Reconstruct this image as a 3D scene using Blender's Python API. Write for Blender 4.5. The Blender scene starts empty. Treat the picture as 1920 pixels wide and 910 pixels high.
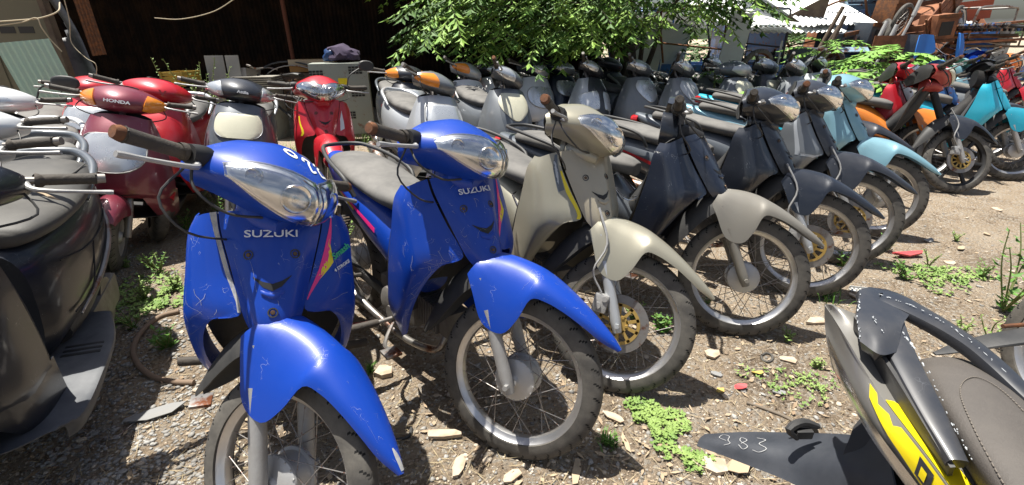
import bpy, bmesh, math, random
import numpy as np
from mathutils import Matrix, Vector, noise
R = math.radians
sc = bpy.context.scene
C = sc.collection
rnd = random.Random(7)
# ------------------------------------------------------------------ camera
F_PX, PITCH, CAM_H, ROLL = 883.0, R(23.4), 1.285, R(-0.6)
cam = bpy.data.cameras.new('camera')
cam.sensor_width = 36; cam.lens = 36 * F_PX / 1920
cam.clip_start = .05; cam.clip_end = 3000
cam_o = bpy.data.objects.new('camera', cam)
C.objects.link(cam_o); sc.camera = cam_o
cam_o.matrix_world = Matrix.Translation((0, 0, CAM_H)) @ Matrix.Rotation(R(90) - PITCH, 4, 'X') @ Matrix.Rotation(ROLL, 4, 'Z')

def at(px, py, z=0.):
    """point of the place at height z seen at this pixel of the photograph"""
    c, s = math.cos(ROLL), math.sin(ROLL)
    a, b = px - 960, py - 455
    a, b = a * c + b * s, -a * s + b * c
    X, U = a / F_PX, -b / F_PX
    cp, sp = math.cos(PITCH), math.sin(PITCH)
    d = (X, cp + U * sp, -sp + U * cp)
    t = (z - CAM_H) / d[2]
    return Vector((d[0] * t, d[1] * t, z))

def at_y(px, py, y):
    c, s = math.cos(ROLL), math.sin(ROLL)
    a, b = px - 960, py - 455
    a, b = a * c + b * s, -a * s + b * c
    X, U = a / F_PX, -b / F_PX
    cp, sp = math.cos(PITCH), math.sin(PITCH)
    d = (X, cp + U * sp, -sp + U * cp)
    t = y / d[1]
    return Vector((d[0] * t, y, CAM_H + d[2] * t))
# ------------------------------------------------------------------ light
SUN = Vector((-.23, .14, 1)).normalized()
w = bpy.data.worlds.new('World'); sc.world = w; w.use_nodes = True
nt = w.node_tree
bg = nt.nodes['Background']
sky = nt.nodes.new('ShaderNodeTexSky')
sky.sky_type = 'NISHITA'; sky.sun_disc = False
sky.sun_elevation = math.asin(SUN.z); sky.sun_rotation = math.atan2(SUN.x, SUN.y)
sky.air_density = 1.0; sky.dust_density = 2.5; sky.ozone_density = 1.5
# broken thin cloud over the blue
tc = nt.nodes.new('ShaderNodeTexCoord'); mp = nt.nodes.new('ShaderNodeMapping')
mp.inputs['Scale'].default_value = (1, 1, 3.2)
nz = nt.nodes.new('ShaderNodeTexNoise'); nz.inputs['Scale'].default_value = 2.6; nz.inputs['Detail'].default_value = 7
cr = nt.nodes.new('ShaderNodeValToRGB'); cr.color_ramp.elements[0].position = .48; cr.color_ramp.elements[1].position = .74
mx = nt.nodes.new('ShaderNodeMix'); mx.data_type = 'RGBA'
nt.links.new(tc.outputs['Generated'], mp.inputs[0]); nt.links.new(mp.outputs[0], nz.inputs['Vector'])
nt.links.new(nz.outputs['Fac'], cr.inputs[0]); nt.links.new(cr.outputs[0], mx.inputs[0])
nt.links.new(sky.outputs[0], mx.inputs[6]); mx.inputs[7].default_value = (9, 9.3, 9.8, 1)
nt.links.new(mx.outputs[2], bg.inputs[0]); bg.inputs[1].default_value = .05
sl = bpy.data.lights.new('sun', 'SUN'); sl.energy = 5; sl.angle = R(.53); sl.color = (1, .96, .88)
so = bpy.data.objects.new('sun', sl); C.objects.link(so)
so.rotation_euler = SUN.to_track_quat('Z', 'Y').to_euler()
sc.view_settings.view_transform = 'Standard'; sc.view_settings.look = 'None'
sc.view_settings.exposure = 0.95; sc.view_settings.gamma = 1
# ------------------------------------------------------------------ materials
MATS = {}
def mat(name, col, rough=.5, metal=0., coat=0., dust=0., dustcol=(.26, .23, .19), dscale=7., bump=0., bscale=60.,
        scratch=0., col2=None, c2scale=6., c2lo=.45, c2hi=.6, spec=.5, trans=0., flake=0., rust=0., subs=0., emis=None):
    if name in MATS: return MATS[name]
    m = bpy.data.materials.new(name); m.use_nodes = True; MATS[name] = m
    n = m.node_tree; L = n.links.new; b = n.nodes['Principled BSDF']
    def N(t, **k):
        q = n.nodes.new(t)
        for a, v in k.items(): q.inputs[a.replace('_', ' ')].default_value = v
        return q
    def mixc(fac, a, c2):
        q = n.nodes.new('ShaderNodeMix'); q.data_type = 'RGBA'
        L(fac, q.inputs[0]) if not isinstance(fac, float) else None
        L(a, q.inputs[6]) if not isinstance(a, tuple) else setattr(q.inputs[6], 'default_value', a + (1,))
        L(c2, q.inputs[7]) if not isinstance(c2, tuple) else setattr(q.inputs[7], 'default_value', c2 + (1,))
        return q.outputs[2]
    def ramp(src, lo, hi, a=0., z=1.):
        q = n.nodes.new('ShaderNodeMapRange'); L(src, q.inputs[0])
        q.inputs[1].default_value = lo; q.inputs[2].default_value = hi; q.inputs[3].default_value = a; q.inputs[4].default_value = z
        return q.outputs[0]
    tco = n.nodes.new('ShaderNodeTexCoord').outputs['Object']
    def noi(scale, detail=5., rough_=.6):
        q = N('ShaderNodeTexNoise', Scale=scale, Detail=detail, Roughness=rough_); L(tco, q.inputs['Vector']); return q.outputs['Fac']
    cur = tuple(col)
    if col2: cur = mixc(ramp(noi(c2scale), c2lo, c2hi), cur, tuple(col2))
    rsrc = None
    if rust:
        f = ramp(noi(9., 8., .7), .62 - rust * .35, .70 - rust * .3)
        cur = mixc(f, cur, (.16, .05, .018))
        rsrc = ramp(f, 0, 1, rough, .85)
    if dust:
        f = ramp(noi(dscale, 7., .65), .35, .75, dust * .15, dust)
        cur = mixc(f, cur, dustcol)
        rsrc = ramp(f, 0, 1, rough, .9)
    if scratch:
        wv = N('ShaderNodeTexVoronoi', Scale=9.); wv.feature = 'DISTANCE_TO_EDGE'
        ns = N('ShaderNodeTexNoise', Scale=5., Detail=4.); L(tco, ns.inputs['Vector'])
        add = n.nodes.new('ShaderNodeVectorMath'); add.operation = 'ADD'
        L(tco, add.inputs[0]); L(ns.outputs['Color'], add.inputs[1]); L(add.outputs[0], wv.inputs['Vector'])
        e = ramp(wv.outputs['Distance'], .006, .0, 0., 1.)
        g = ramp(noi(14., 3.), .56, .60, 0., scratch)
        mu = n.nodes.new('ShaderNodeMath'); mu.operation = 'MULTIPLY'; L(e, mu.inputs[0]); L(g, mu.inputs[1])
        cur = mixc(mu.outputs[0], cur, (.45, .47, .5))
        # scuffed patches
        h = ramp(noi(30., 9., .8), .66, .72, 0., scratch)
        cur = mixc(h, cur, (.33, .34, .38))
    if isinstance(cur, tuple): b.inputs['Base Color'].default_value = cur + (1,)
    else: L(cur, b.inputs['Base Color'])
    b.inputs['Roughness'].default_value = rough
    if rsrc is not None: L(rsrc, b.inputs['Roughness'])
    b.inputs['Metallic'].default_value = metal
    b.inputs['Specular IOR Level'].default_value = spec
    b.inputs['Coat Weight'].default_value = coat; b.inputs['Coat Roughness'].default_value = .12
    if trans: b.inputs['Transmission Weight'].default_value = trans
    if subs: b.inputs['Subsurface Weight'].default_value = subs
    if bump:
        q = N('ShaderNodeBump', Strength=min(1., bump), Distance=.004); L(noi(bscale, 6., .7), q.inputs['Height'])
        L(q.outputs[0], b.inputs['Normal'])
    return m

def paint(name, col, dust=.2, scratch=.5, coat=.7, rough=.38, metal=.15, rust=0.):
    return mat(name, col, rough, metal, coat, dust, dustcol=(.17, .17, .17), dscale=5., scratch=scratch, bump=.04, bscale=25., rust=rust)
def lens_mat(name, col=(.66, .69, .72)):
    """moulded clear lens over a faceted mirror bowl"""
    if name in MATS: return MATS[name]
    m = mat(name, col, .22, .6, 1., dust=.25, dustcol=(.5, .5, .47), dscale=10)
    n = m.node_tree; b = n.nodes['Principled BSDF']; L = n.links.new
    t = n.nodes.new('ShaderNodeTexCoord')
    vz = n.nodes.new('ShaderNodeTexVoronoi'); vz.feature = 'SMOOTH_F1'; vz.inputs['Scale'].default_value = 11; L(t.outputs['Object'], vz.inputs[0])
    wv = n.nodes.new('ShaderNodeTexWave'); wv.inputs['Scale'].default_value = 34; wv.bands_direction = 'Y'; L(t.outputs['Object'], wv.inputs[0])
    ad = n.nodes.new('ShaderNodeMath'); ad.operation = 'MULTIPLY_ADD'; L(wv.outputs['Fac'], ad.inputs[0]); ad.inputs[1].default_value = .014; L(vz.outputs['Distance'], ad.inputs[2])
    bp = n.nodes.new('ShaderNodeBump'); bp.inputs['Strength'].default_value = .35; bp.inputs['Distance'].default_value = .02
    L(ad.outputs[0], bp.inputs['Height']); L(bp.outputs[0], b.inputs['Normal'])
    return m
def glass_mat(name, rough=.16):
    if name in MATS: return MATS[name]
    m = bpy.data.materials.new(name); m.use_nodes = True; MATS[name] = m
    n = m.node_tree; out = n.nodes['Material Output']; b = n.nodes['Principled BSDF']
    b.inputs['Base Color'].default_value = (.9, .93, .95, 1); b.inputs['Roughness'].default_value = rough
    b.inputs['Coat Weight'].default_value = 1
    tr = n.nodes.new('ShaderNodeBsdfTransparent'); fr = n.nodes.new('ShaderNodeFresnel'); fr.inputs[0].default_value = 1.5
    gl = n.nodes.new('ShaderNodeBsdfGlossy'); gl.inputs['Roughness'].default_value = rough
    mr = n.nodes.new('ShaderNodeMapRange'); mr.inputs[3].default_value = .24; n.links.new(fr.outputs[0], mr.inputs[0])
    ms = n.nodes.new('ShaderNodeMixShader')
    n.links.new(mr.outputs[0], ms.inputs[0]); n.links.new(tr.outputs[0], ms.inputs[1]); n.links.new(gl.outputs[0], ms.inputs[2])
    n.links.new(ms.outputs[0], out.inputs[0])
    return m

m_rubber = mat('tyre_rubber', (.035, .033, .032), .75, dust=.75, dustcol=(.19, .175, .15), dscale=11, bump=.25, bscale=90)
m_plastic = mat('black_plastic', (.018, .019, .021), .5, dust=.28, dustcol=(.15, .14, .125), dscale=8, bump=.1, bscale=120)
m_black = mat('dark_void_plastic', (.008, .008, .009), .6, dust=.1, dustcol=(.1, .09, .08))
m_grip = mat('grip_rubber', (.022, .02, .018), .65, dust=.45, dustcol=(.14, .11, .08), bump=.9, bscale=55)
m_seat = mat('seat_vinyl', (.05, .049, .048), .6, dust=.95, dustcol=(.215, .205, .19), dscale=4.5, bump=.12, bscale=150)
m_seat_dark = mat('dark_seat_vinyl', (.035, .034, .033), .5, dust=.6, dustcol=(.16, .15, .13), dscale=4, bump=.12, bscale=150)
m_alloy = mat('cast_alloy', (.42, .42, .42), .5, .55, dust=.5, dustcol=(.24, .22, .19), dscale=14, bump=.3, bscale=80)
m_rim = mat('aluminium_rim', (.62, .62, .63), .28, .9, dust=.4, dustcol=(.3, .27, .23), dscale=9)
m_chrome = mat('chrome', (.75, .75, .76), .12, 1., dust=.2, dscale=12)
m_hub = mat('hub_alloy', (.5, .5, .5), .45, .5, dust=.35, dustcol=(.3, .28, .25), dscale=10, bump=.15)
m_steel = mat('worn_steel', (.3, .29, .28), .4, .8, dust=.4, dustcol=(.16, .12, .09), rust=.25)
m_rusty = mat('rusty_metal', (.12, .055, .03), .8, .3, col2=(.22, .085, .03), c2scale=20, bump=.5)
m_engine = mat('greasy_engine_alloy', (.22, .21, .2), .55, .6, dust=.75, dustcol=(.12, .10, .08), dscale=10, bump=.3)
m_exh = mat('exhaust_steel', (.4, .39, .37), .3, .9, dust=.4, dustcol=(.15, .11, .08), rust=.35)
m_gold = mat('gold_disc_carrier', (.55, .36, .09), .4, .6, dust=.3)
m_orange = mat('orange_lens', (.85, .26, .01), .2, 0., .9, bump=.25, bscale=40, dust=.12)
m_red_l = mat('red_lens', (.5, .01, .01), .15, 0., .9, bump=.2, bscale=60)
m_clear = lens_mat('clear_ribbed_lens')
m_cream = mat('yellowed_lens', (.62, .6, .46), .35, .0, .5, dust=.3, dustcol=(.4, .38, .3), bump=.15)
m_bluel = mat('blue_tinted_lens', (.02, .08, .5), .15, .3, .9)
m_glass = glass_mat('headlight_glass')
m_mirror = mat('lamp_mirror', (.62, .65, .69), .3, .75, .3, dust=.12, dustcol=(.45, .45, .43), bump=.15, bscale=30)
m_white_ink = mat('white_print', (.72, .73, .75), .5)
m_chalk = mat('chalk_mark', (.72, .72, .70), .9)
m_pink = mat('pink_decal', (.8, .03, .22), .35, coat=.4)
m_yellow = mat('yellow_decal', (.78, .62, .01), .35, coat=.4)
m_green = mat('green_decal', (.01, .42, .17), .35, coat=.4)
m_orange_d = mat('orange_decal', (.75, .25, .02), .4)
m_bolt = mat('rusty_bolt', (.13, .08, .05), .5, .7, bump=.4)
# ------------------------------------------------------------------ mesh tools
def mesh(name, V, Fc, m=None, smooth=True, ang=38):
    me = bpy.data.meshes.new(name)
    me.from_pydata([tuple(map(float, v)) for v in V], [], [tuple(map(int, f)) for f in Fc])
    if m is not None: me.materials.append(m)
    if smooth:
        me.shade_smooth()
        me.set_sharp_from_angle(angle=R(ang))
    return me
class MB:
    def __init__(s): s.V = []; s.F = []
    def add(s, V, F):
        k = len(s.V); s.V += [tuple(v) for v in V]; s.F += [tuple(i + k for i in f) for f in F]; return s
    def xf(s, M):
        s.V = [tuple(M @ Vector(v)) for v in s.V]; return s
    def join(s, o): return s.add(o.V, o.F)
    def me(s, name, m=None, smooth=True, ang=38): return mesh(name, s.V, s.F, m, smooth, ang)
def cat(P, n):
    """Catmull-Rom through the points of P, n samples per span"""
    P = np.asarray(P, float)
    Q = np.concatenate([[2 * P[0] - P[1]], P, [2 * P[-1] - P[-2]]])
    out = []
    for i in range(len(P) - 1):
        p0, p1, p2, p3 = Q[i:i + 4]
        for k in range(n):
            t = k / n
            out.append(.5 * (2 * p1 + (p2 - p0) * t + (2 * p0 - 5 * p1 + 4 * p2 - p3) * t * t + (3 * p1 - p0 - 3 * p2 + p3) * t ** 3))
    out.append(P[-1])
    return np.array(out)
class Surf:
    """smooth shell through a grid of control points"""
    def __init__(s, ctrl, nu=4, nv=4, sym=False):
        ctrl = np.array(ctrl, float)
        if sym:
            mir = ctrl[:, ::-1].copy(); mir[..., 1] *= -1
            if abs(ctrl[0, 0, 1]) < 1e-6: mir = mir[:, :-1]
            ctrl = np.concatenate([mir, ctrl], axis=1)
        s.ctrl = ctrl
        G = cat(ctrl, nu)
        G = cat(G.transpose(1, 0, 2), nv).transpose(1, 0, 2)
        s.G = G; s.nu = nu; s.nv = nv
        du = np.gradient(G, axis=0); dv = np.gradient(G, axis=1)
        N = np.cross(du, dv); N /= np.maximum(np.linalg.norm(N, axis=2, keepdims=True), 1e-9)
        s.N = N
    def shell(s, th=.003):
        G, N = s.G, s.N; a, b = G.shape[:2]
        mb = MB(); V = list(G.reshape(-1, 3)) + list((G - N * th).reshape(-1, 3)); F = []
        o = a * b
        for i in range(a - 1):
            for j in range(b - 1):
                q = (i * b + j, i * b + j + 1, (i + 1) * b + j + 1, (i + 1) * b + j)
                F.append(q[::-1] if th > 0 else q); F.append(tuple(o + k for k in (q if th > 0 else q[::-1])))
        rim = [i * b for i in range(a)] + [(a - 1) * b + j for j in range(1, b)] + [i * b + b - 1 for i in range(a - 2, -1, -1)] + [j for j in range(b - 2, 0, -1)]
        for k in range(len(rim)):
            p, q = rim[k], rim[(k + 1) % len(rim)]
            F.append((p, q, q + o, p + o))
        return mb.add(V, F)
    def pt(s, r, c, off=0.):
        """row r, column c in control units"""
        x = min(max(r * s.nu, 0), s.G.shape[0] - 1.001); y = min(max(c * s.nv, 0), s.G.shape[1] - 1.001)
        i, j = int(x), int(y); fx, fy = x - i, y - j
        def bl(A): return (A[i, j] * (1 - fx) + A[i + 1, j] * fx) * (1 - fy) + (A[i, j + 1] * (1 - fx) + A[i + 1, j + 1] * fx) * fy
        return bl(s.G) + bl(s.N) * off
    def strip(s, A, B, off=.0012, n=5, k=3):
        """printed band between the polylines A and B given in (row, col)"""
        A = np.array(A, float); B = np.array(B, float)
        def sub(P): return np.concatenate([[P[i] + (P[i + 1] - P[i]) * t / n for t in range(n)] for i in range(len(P) - 1)] + [[P[-1]]])
        A, B = sub(A), sub(B)
        V = []; Fc = []
        for i in range(len(A)):
            for q in range(k + 1):
                p = A[i] + (B[i] - A[i]) * q / k; V.append(s.pt(p[0], p[1], off))
        for i in range(len(A) - 1):
            for q in range(k):
                v = i * (k + 1) + q; Fc.append((v, v + 1, v + k + 2, v + k + 1))
        return MB().add(V, Fc)
    def line(s, P, wd=.03, off=.0015, n=4):
        P = cat([(a, b, 0) for a, b in P], n)[:, :2]
        T = np.gradient(P, axis=0); T /= np.maximum(np.linalg.norm(T, axis=1, keepdims=True), 1e-9)
        Nn = np.stack([-T[:, 1], T[:, 0]], 1) * wd / 2
        return s.strip(P + Nn, P - Nn, off, 1, 1)
def loft(st, n=20, cap=True, sub=4, ex=2.4):
    """closed body along x: stations (x, zc, half width, up, down[, exponent])"""
    S = cat([list(q[:5]) for q in st], sub)
    V = []; F = []
    for x, zc, hw, up, dn in S:
        hw = max(hw, .002); up = max(up, .002); dn = max(dn, .002)
        for k in range(n):
            a = 2 * math.pi * k / n; c, s_ = math.cos(a), math.sin(a)
            y = hw * math.copysign(abs(c) ** (2 / ex), c); z = zc + (up if s_ > 0 else dn) * math.copysign(abs(s_) ** (2 / ex), s_)
            V.append((x, y, z))
    m = len(S)
    for i in range(m - 1):
        for k in range(n):
            F.append((i * n + k, i * n + (k + 1) % n, (i + 1) * n + (k + 1) % n, (i + 1) * n + k))
    if cap: F += [tuple(range(n))[::-1], tuple((m - 1) * n + k for k in range(n))]
    return MB().add(V, F)
def tube(P, r, n=8, sm=4, cap=True):
    P = [Vector(p) for p in P]
    rr = r if isinstance(r, (list, tuple)) else [r] * len(P)
    D = np.array([list(p) + [q] for p, q in zip(P, rr)])
    if sm > 1 and len(P) > 2: D = cat(D, sm)
    pts = [Vector(d[:3]) for d in D]
    t0 = (pts[1] - pts[0]).normalized()
    u = t0.orthogonal().normalized()
    V = []; F = []
    for i, p in enumerate(pts):
        t = (pts[min(i + 1, len(pts) - 1)] - pts[max(i - 1, 0)]).normalized()
        u = (u - t * u.dot(t)).normalized(); v = t.cross(u)
        for k in range(n):
            a = 2 * math.pi * k / n
            V.append(p + (u * math.cos(a) + v * math.sin(a)) * D[i][3])
    for i in range(len(pts) - 1):
        for k in range(n):
            F.append((i * n + k, i * n + (k + 1) % n, (i + 1) * n + (k + 1) % n, (i + 1) * n + k))
    if cap: F += [tuple(range(n))[::-1], tuple((len(pts) - 1) * n + k for k in range(n))]
    return MB().add(V, F)
def lathe(prof, n=32, axis='y', close=False):
    """prof: (offset along axis, radius)"""
    V = []; F = []; m = len(prof)
    for k in range(n):
        a = 2 * math.pi * k / n; c, s_ = math.cos(a), math.sin(a)
        for o, r in prof:
            V.append((r * c, o, r * s_) if axis == 'y' else ((r * c, r * s_, o) if axis == 'z' else (o, r * c, r * s_)))
    e = m if close else m - 1
    for k in range(n):
        for i in range(e):
            F.append((k * m + i, k * m + (i + 1) % m, ((k + 1) % n) * m + (i + 1) % m, ((k + 1) % n) * m + i))
    if not close:
        if prof[0][1] > 1e-5: F.append(tuple(k * m for k in range(n)))
        if prof[-1][1] > 1e-5: F.append(tuple(k * m + m - 1 for k in range(n)))
    return MB().add(V, F)
def box(x0, x1, y0, y1, z0, z1, b=0.):
    if b <= 0:
        V = [(x, y, z) for x in (x0, x1) for y in (y0, y1) for z in (z0, z1)]
        return MB().add(V, [(0, 1, 3, 2), (4, 6, 7, 5), (0, 4, 5, 1), (2, 3, 7, 6), (0, 2, 6, 4), (1, 5, 7, 3)])
    bm = bmesh.new()
    bmesh.ops.create_cube(bm, size=1)
    for v in bm.verts:
        v.co = Vector(((x0 + x1) / 2 + v.co.x * (x1 - x0), (y0 + y1) / 2 + v.co.y * (y1 - y0), (z0 + z1) / 2 + v.co.z * (z1 - z0)))
    bmesh.ops.bevel(bm, geom=bm.edges[:], offset=b, segments=2, affect='EDGES', profile=.7)
    bm.verts.index_update()
    mb = MB().add([tuple(v.co) for v in bm.verts], [tuple(v.index for v in f.verts) for f in bm.faces])
    bm.free(); return mb
def plate(outline, th, axis='y', off=0.):
    """prism of a flat outline: (x, z) pairs extruded along y (or (x, y) along z)"""
    n = len(outline); V = []
    for s_ in (-.5, .5):
        for a, b in outline: V.append((a, off + s_ * th, b) if axis == 'y' else (a, b, off + s_ * th))
    F = [tuple(range(n)), tuple(range(2 * n - 1, n - 1, -1))]
    F += [(i, (i + 1) % n + 0, (i + 1) % n + n, i + n)[::-1] for i in range(n)]
    return MB().add(V, F)
CACHE = {}
def cached(key, fn):
    if key not in CACHE: CACHE[key] = fn()
    return CACHE[key]
def text_mesh(s, size, m, ext=.0008, bold=.02, sx=1.):
    def f():
        cu = bpy.data.curves.new('lettering', 'FONT'); cu.body = s; cu.size = size; cu.extrude = ext; cu.offset = bold * size
        cu.align_x = 'CENTER'; cu.align_y = 'CENTER'; cu.resolution_u = 3
        o = bpy.data.objects.new('lettering', cu); C.objects.link(o)
        dg = bpy.context.evaluated_depsgraph_get(); dg.update()
        me = bpy.data.meshes.new_from_object(o.evaluated_get(dg))
        bpy.data.objects.remove(o); bpy.data.curves.remove(cu)
        me.transform(Matrix.Diagonal((sx, 1, 1, 1)))
        me.materials.clear(); me.materials.append(m)
        return me
    return cached(('text', s, size, m.name), f)
def obj(name, me, parent=None, M=None, label=None):
    if isinstance(me, MB): me = me.me(name)
    o = bpy.data.objects.new(name, me); C.objects.link(o)
    if parent is not None: o.parent = parent
    if M is not None: o.matrix_local = M
    if label: o['label'] = label
    return o
def tag(o, label=None, cat_=None, group=None, kind=None):
    if label: o['label'] = label
    if cat_: o['category'] = cat_
    if group: o['group'] = group
    if kind: o['kind'] = kind
    return o
def thing(name, label, cat_, M, group=None):
    o = bpy.data.objects.new(name, None); C.objects.link(o); o.empty_display_size = .2
    o.matrix_world = M
    return tag(o, label, cat_, group)
def frame(p, xdir, ydir):
    """matrix with origin p, x along xdir and y near ydir"""
    x = Vector(xdir).normalized(); z = x.cross(Vector(ydir)).normalized(); y = z.cross(x)
    return Matrix(((x.x, y.x, z.x, p[0]), (x.y, y.y, z.y, p[1]), (x.z, y.z, z.z, p[2]), (0, 0, 0, 1)))
def panel(s, A, B, off=.006, th=.005, n=5, k=8):
    """raised piece (lens, lamp, badge plate) following the shell s between two (row, col) polylines"""
    A = np.array(A, float); B = np.array(B, float)
    A = cat(np.c_[A, np.zeros(len(A))], n)[:, :2]; B = cat(np.c_[B, np.zeros(len(B))], n)[:, :2]
    mb = MB(); V = []; m = k + 1; a = len(A)
    for lay in (off, off - th):
        for i in range(a):
            for q in range(m):
                p = A[i] + (B[i] - A[i]) * q / k
                ed = min(q, k - q, i, a - 1 - i)
                o = lay - (.003 if ed == 0 and lay == off else 0)
                V.append(s.pt(p[0], p[1], o))
    F = []; o = a * m
    for i in range(a - 1):
        for q in range(k):
            f = (i * m + q, i * m + q + 1, (i + 1) * m + q + 1, (i + 1) * m + q)
            F.append(f[::-1]); F.append(tuple(x + o for x in f))
    rim = [i * m for i in range(a)] + [(a - 1) * m + j for j in range(1, m)] + [i * m + m - 1 for i in range(a - 2, -1, -1)] + [j for j in range(m - 2, 0, -1)]
    for x in range(len(rim)):
        p, q = rim[x], rim[(x + 1) % len(rim)]; F.append((p, q, q + o, p + o))
    return mb.add(V, F)
# ------------------------------------------------------------------ wheels
m_groove = mat('tread_groove_shade', (.006, .006, .006), .9)  # near black, groove shade put into the tyre colour
def tyre_mesh(r=.278, hw=.031, h=.056, n=288, block=4):
    prof = []
    for k in range(17):
        a = math.pi * k / 16
        prof.append((-hw * math.copysign(abs(math.cos(a)) ** .75, math.cos(a)), r - h + h * math.sin(a) ** .8))
    mb = lathe(prof, n, close=True)
    V = [list(v) for v in mb.V]; m = len(prof); cut = set()
    for k in range(n):
        for i in range(m):
            dd = 0
            if 3 <= i <= 6 and (k + i) % (block * 2) == 0: dd = .003; cut.add((k, i))
            if 10 <= i <= 13 and (k - i) % (block * 2) == block: dd = .003; cut.add((k, i))
            if i == 8: dd = .003
            if i in (1, 15): dd = .0015
            if dd:
                v = V[k * m + i]; rr = math.hypot(v[0], v[2]); f = (rr - dd) / rr; v[0] *= f; v[2] *= f
    mb.V = V; mb.cut = [(k * m + i) for k, i in cut if i not in (6, 13)]
    return mb
def tyre_me(*a):
    mb = tyre_mesh(*a); me = mb.me('tyre', m_rubber); me.materials.append(m_groove)
    for f in mb.cut: me.polygons[f].material_index = 1
    return me
def rim_mesh(r=.225, hw=.024):
    return lathe([(-hw, r + .004), (-hw, r - .004), (-hw * .7, r - .010), (-hw * .5, r - .022), (0, r - .026), (hw * .5, r - .022), (hw * .7, r - .010),
                  (hw, r - .004), (hw, r + .004), (hw * .6, r - .002), (0, r - .012), (-hw * .6, r - .002)], 72, close=True)
def hub_mesh(disc=False):
    if disc:
        return lathe([(-.05, 0), (-.05, .02), (-.036, .022), (-.034, .036), (-.028, .036), (-.024, .022), (.024, .022), (.028, .036), (.034, .036), (.036, .02), (.05, .018), (.05, 0)], 28)
    mb = lathe([(-.056, 0), (-.056, .014), (-.046, .020), (-.043, .030), (-.040, .060), (-.036, .068), (-.030, .069), (-.028, .062), (.0, .060), (.022, .062), (.024, .070), (.034, .070),
                (.036, .062), (.042, .05), (.045, .02), (.05, .014), (.05, 0)], 40)
    for k in range(18):                       # rivet heads round the flange
        a = 2 * math.pi * k / 18
        mb.join(lathe([(-.0395, 0), (-.0395, .0026), (-.036, .0032)], 6).xf(Matrix.Translation((.0655 * math.cos(a), 0, .0655 * math.sin(a)))))
    return mb
def spoke_mats():
    out = []
    for k in range(36):
        a = 2 * math.pi * (k + .5) / 36; s_ = -1 if k % 2 else 1
        tw = R(62) * (1 if (k // 2) % 2 else -1)
        p = Vector((.064 * math.cos(a + tw), s_ * .03, .064 * math.sin(a + tw))); q = Vector((.199 * math.cos(a), s_ * .004, .199 * math.sin(a)))
        d = q - p; M = frame(p, d, (0, 1, 0)) @ Matrix.Diagonal((d.length, 1, 1, 1)); out.append(M)
    return out
SPK = spoke_mats()
def spokes_joined():
    mb = MB()
    for M in SPK: mb.join(tube([(0, 0, 0), (1, 0, 0)], .0013, 4, 1, False).xf(M))
    return mb
def disc_mesh(r=.112, carrier=False):
    if carrier:
        mb = lathe([(-.002, .012), (-.002, .036), (.002, .036), (.002, .012)], 24, close=True)
        for k in range(10):
            a = 2 * math.pi * k / 10
            mb.join(box(.03, .078, -.002, .002, -.006, .006).xf(Matrix.Rotation(R(-28), 4, 'Y') @ Matrix.Identity(4)).xf(Matrix.Rotation(a, 4, 'Y')))
        mb.join(lathe([(-.002, .068), (-.002, .08), (.002, .08), (.002, .068)], 36, close=True))
        for k in range(5):
            a = 2 * math.pi * k / 5
            mb.join(lathe([(-.006, 0), (-.006, .006), (-.002, .007)], 8).xf(Matrix.Translation((.03 * math.cos(a), 0, .03 * math.sin(a)))))
        return mb
    mb = lathe([(-.0022, .080), (-.0022, r), (.0022, r), (.0022, .080)], 48, close=True)
    for k in range(30):                        # drillings
        a = 2 * math.pi * k / 30; rr = .09 if k % 2 else .101
        mb.join(lathe([(-.0026, 0), (-.0026, .0035), (-.002, .0036)], 6).xf(Matrix.Translation((rr * math.cos(a), 0, rr * math.sin(a)))))
    return mb
def star_mesh():
    mb = lathe([(-.045, 0), (-.045, .03), (-.02, .045), (.02, .045), (.045, .03), (.045, 0)], 24)
    for k in range(6):
        mb.join(loft([(.03, 0, .018, .020, .020), (.1, 0, .012, .013, .013), (.205, 0, .014, .017, .017)], 8, sub=2).xf(Matrix.Rotation(2 * math.pi * k / 6, 4, 'Y')))
    return mb
def wheel(parent, name, M, kind='spoke', detail=0, small=False, rimm=None, discs=False, cast=None):
    if small:
        rm = cached(('srim', (cast or m_alloy).name), lambda: lathe([(-.05, .0), (-.05, .03), (-.03, .04), (-.028, .10), (-.038, .118), (-.036, .124), (.036, .124), (.038, .118), (.028, .10), (.03, .04), (.05, .03), (.05, 0)], 32).me('rim', cast or m_alloy))
        o = obj(name, rm, parent, M)
        obj('tyre', cached('styre', lambda: tyre_me(.212, .050, .092, 240)), o)
        return o
    o = obj(name, cached(('rim', (rimm or m_rim).name), lambda: rim_mesh().me('rim', rimm or m_rim)), parent, M)
    obj('tyre', cached('tyre', lambda: tyre_me()), o)
    if kind == 'cast':
        obj('cast_spokes', cached('star', lambda: star_mesh().me('cast_spokes', m_black)), o)
    else:
        obj('hub', cached(('hub', discs), lambda: hub_mesh(discs).me('hub', m_hub)), o)
        if detail == 0:
            sm = cached('spoke1', lambda: tube([(0, 0, 0), (1, 0, 0)], .0015, 5, 1, False).me('spoke', m_steel))
            for Q in SPK: obj('spoke', sm, o, Q)
        else:
            obj('spokes', cached('spokes', lambda: spokes_joined().me('spokes', m_steel)), o)
    if discs:
        d = obj('brake_disc', cached('disc', lambda: disc_mesh().me('brake_disc', m_steel)), o, Matrix.Translation((0, -.048, 0)))
        obj('disc_carrier', cached('carrier', lambda: disc_mesh(carrier=True).me('disc_carrier', m_gold)), o, Matrix.Translation((0, -.050, 0)))
    return o
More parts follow.
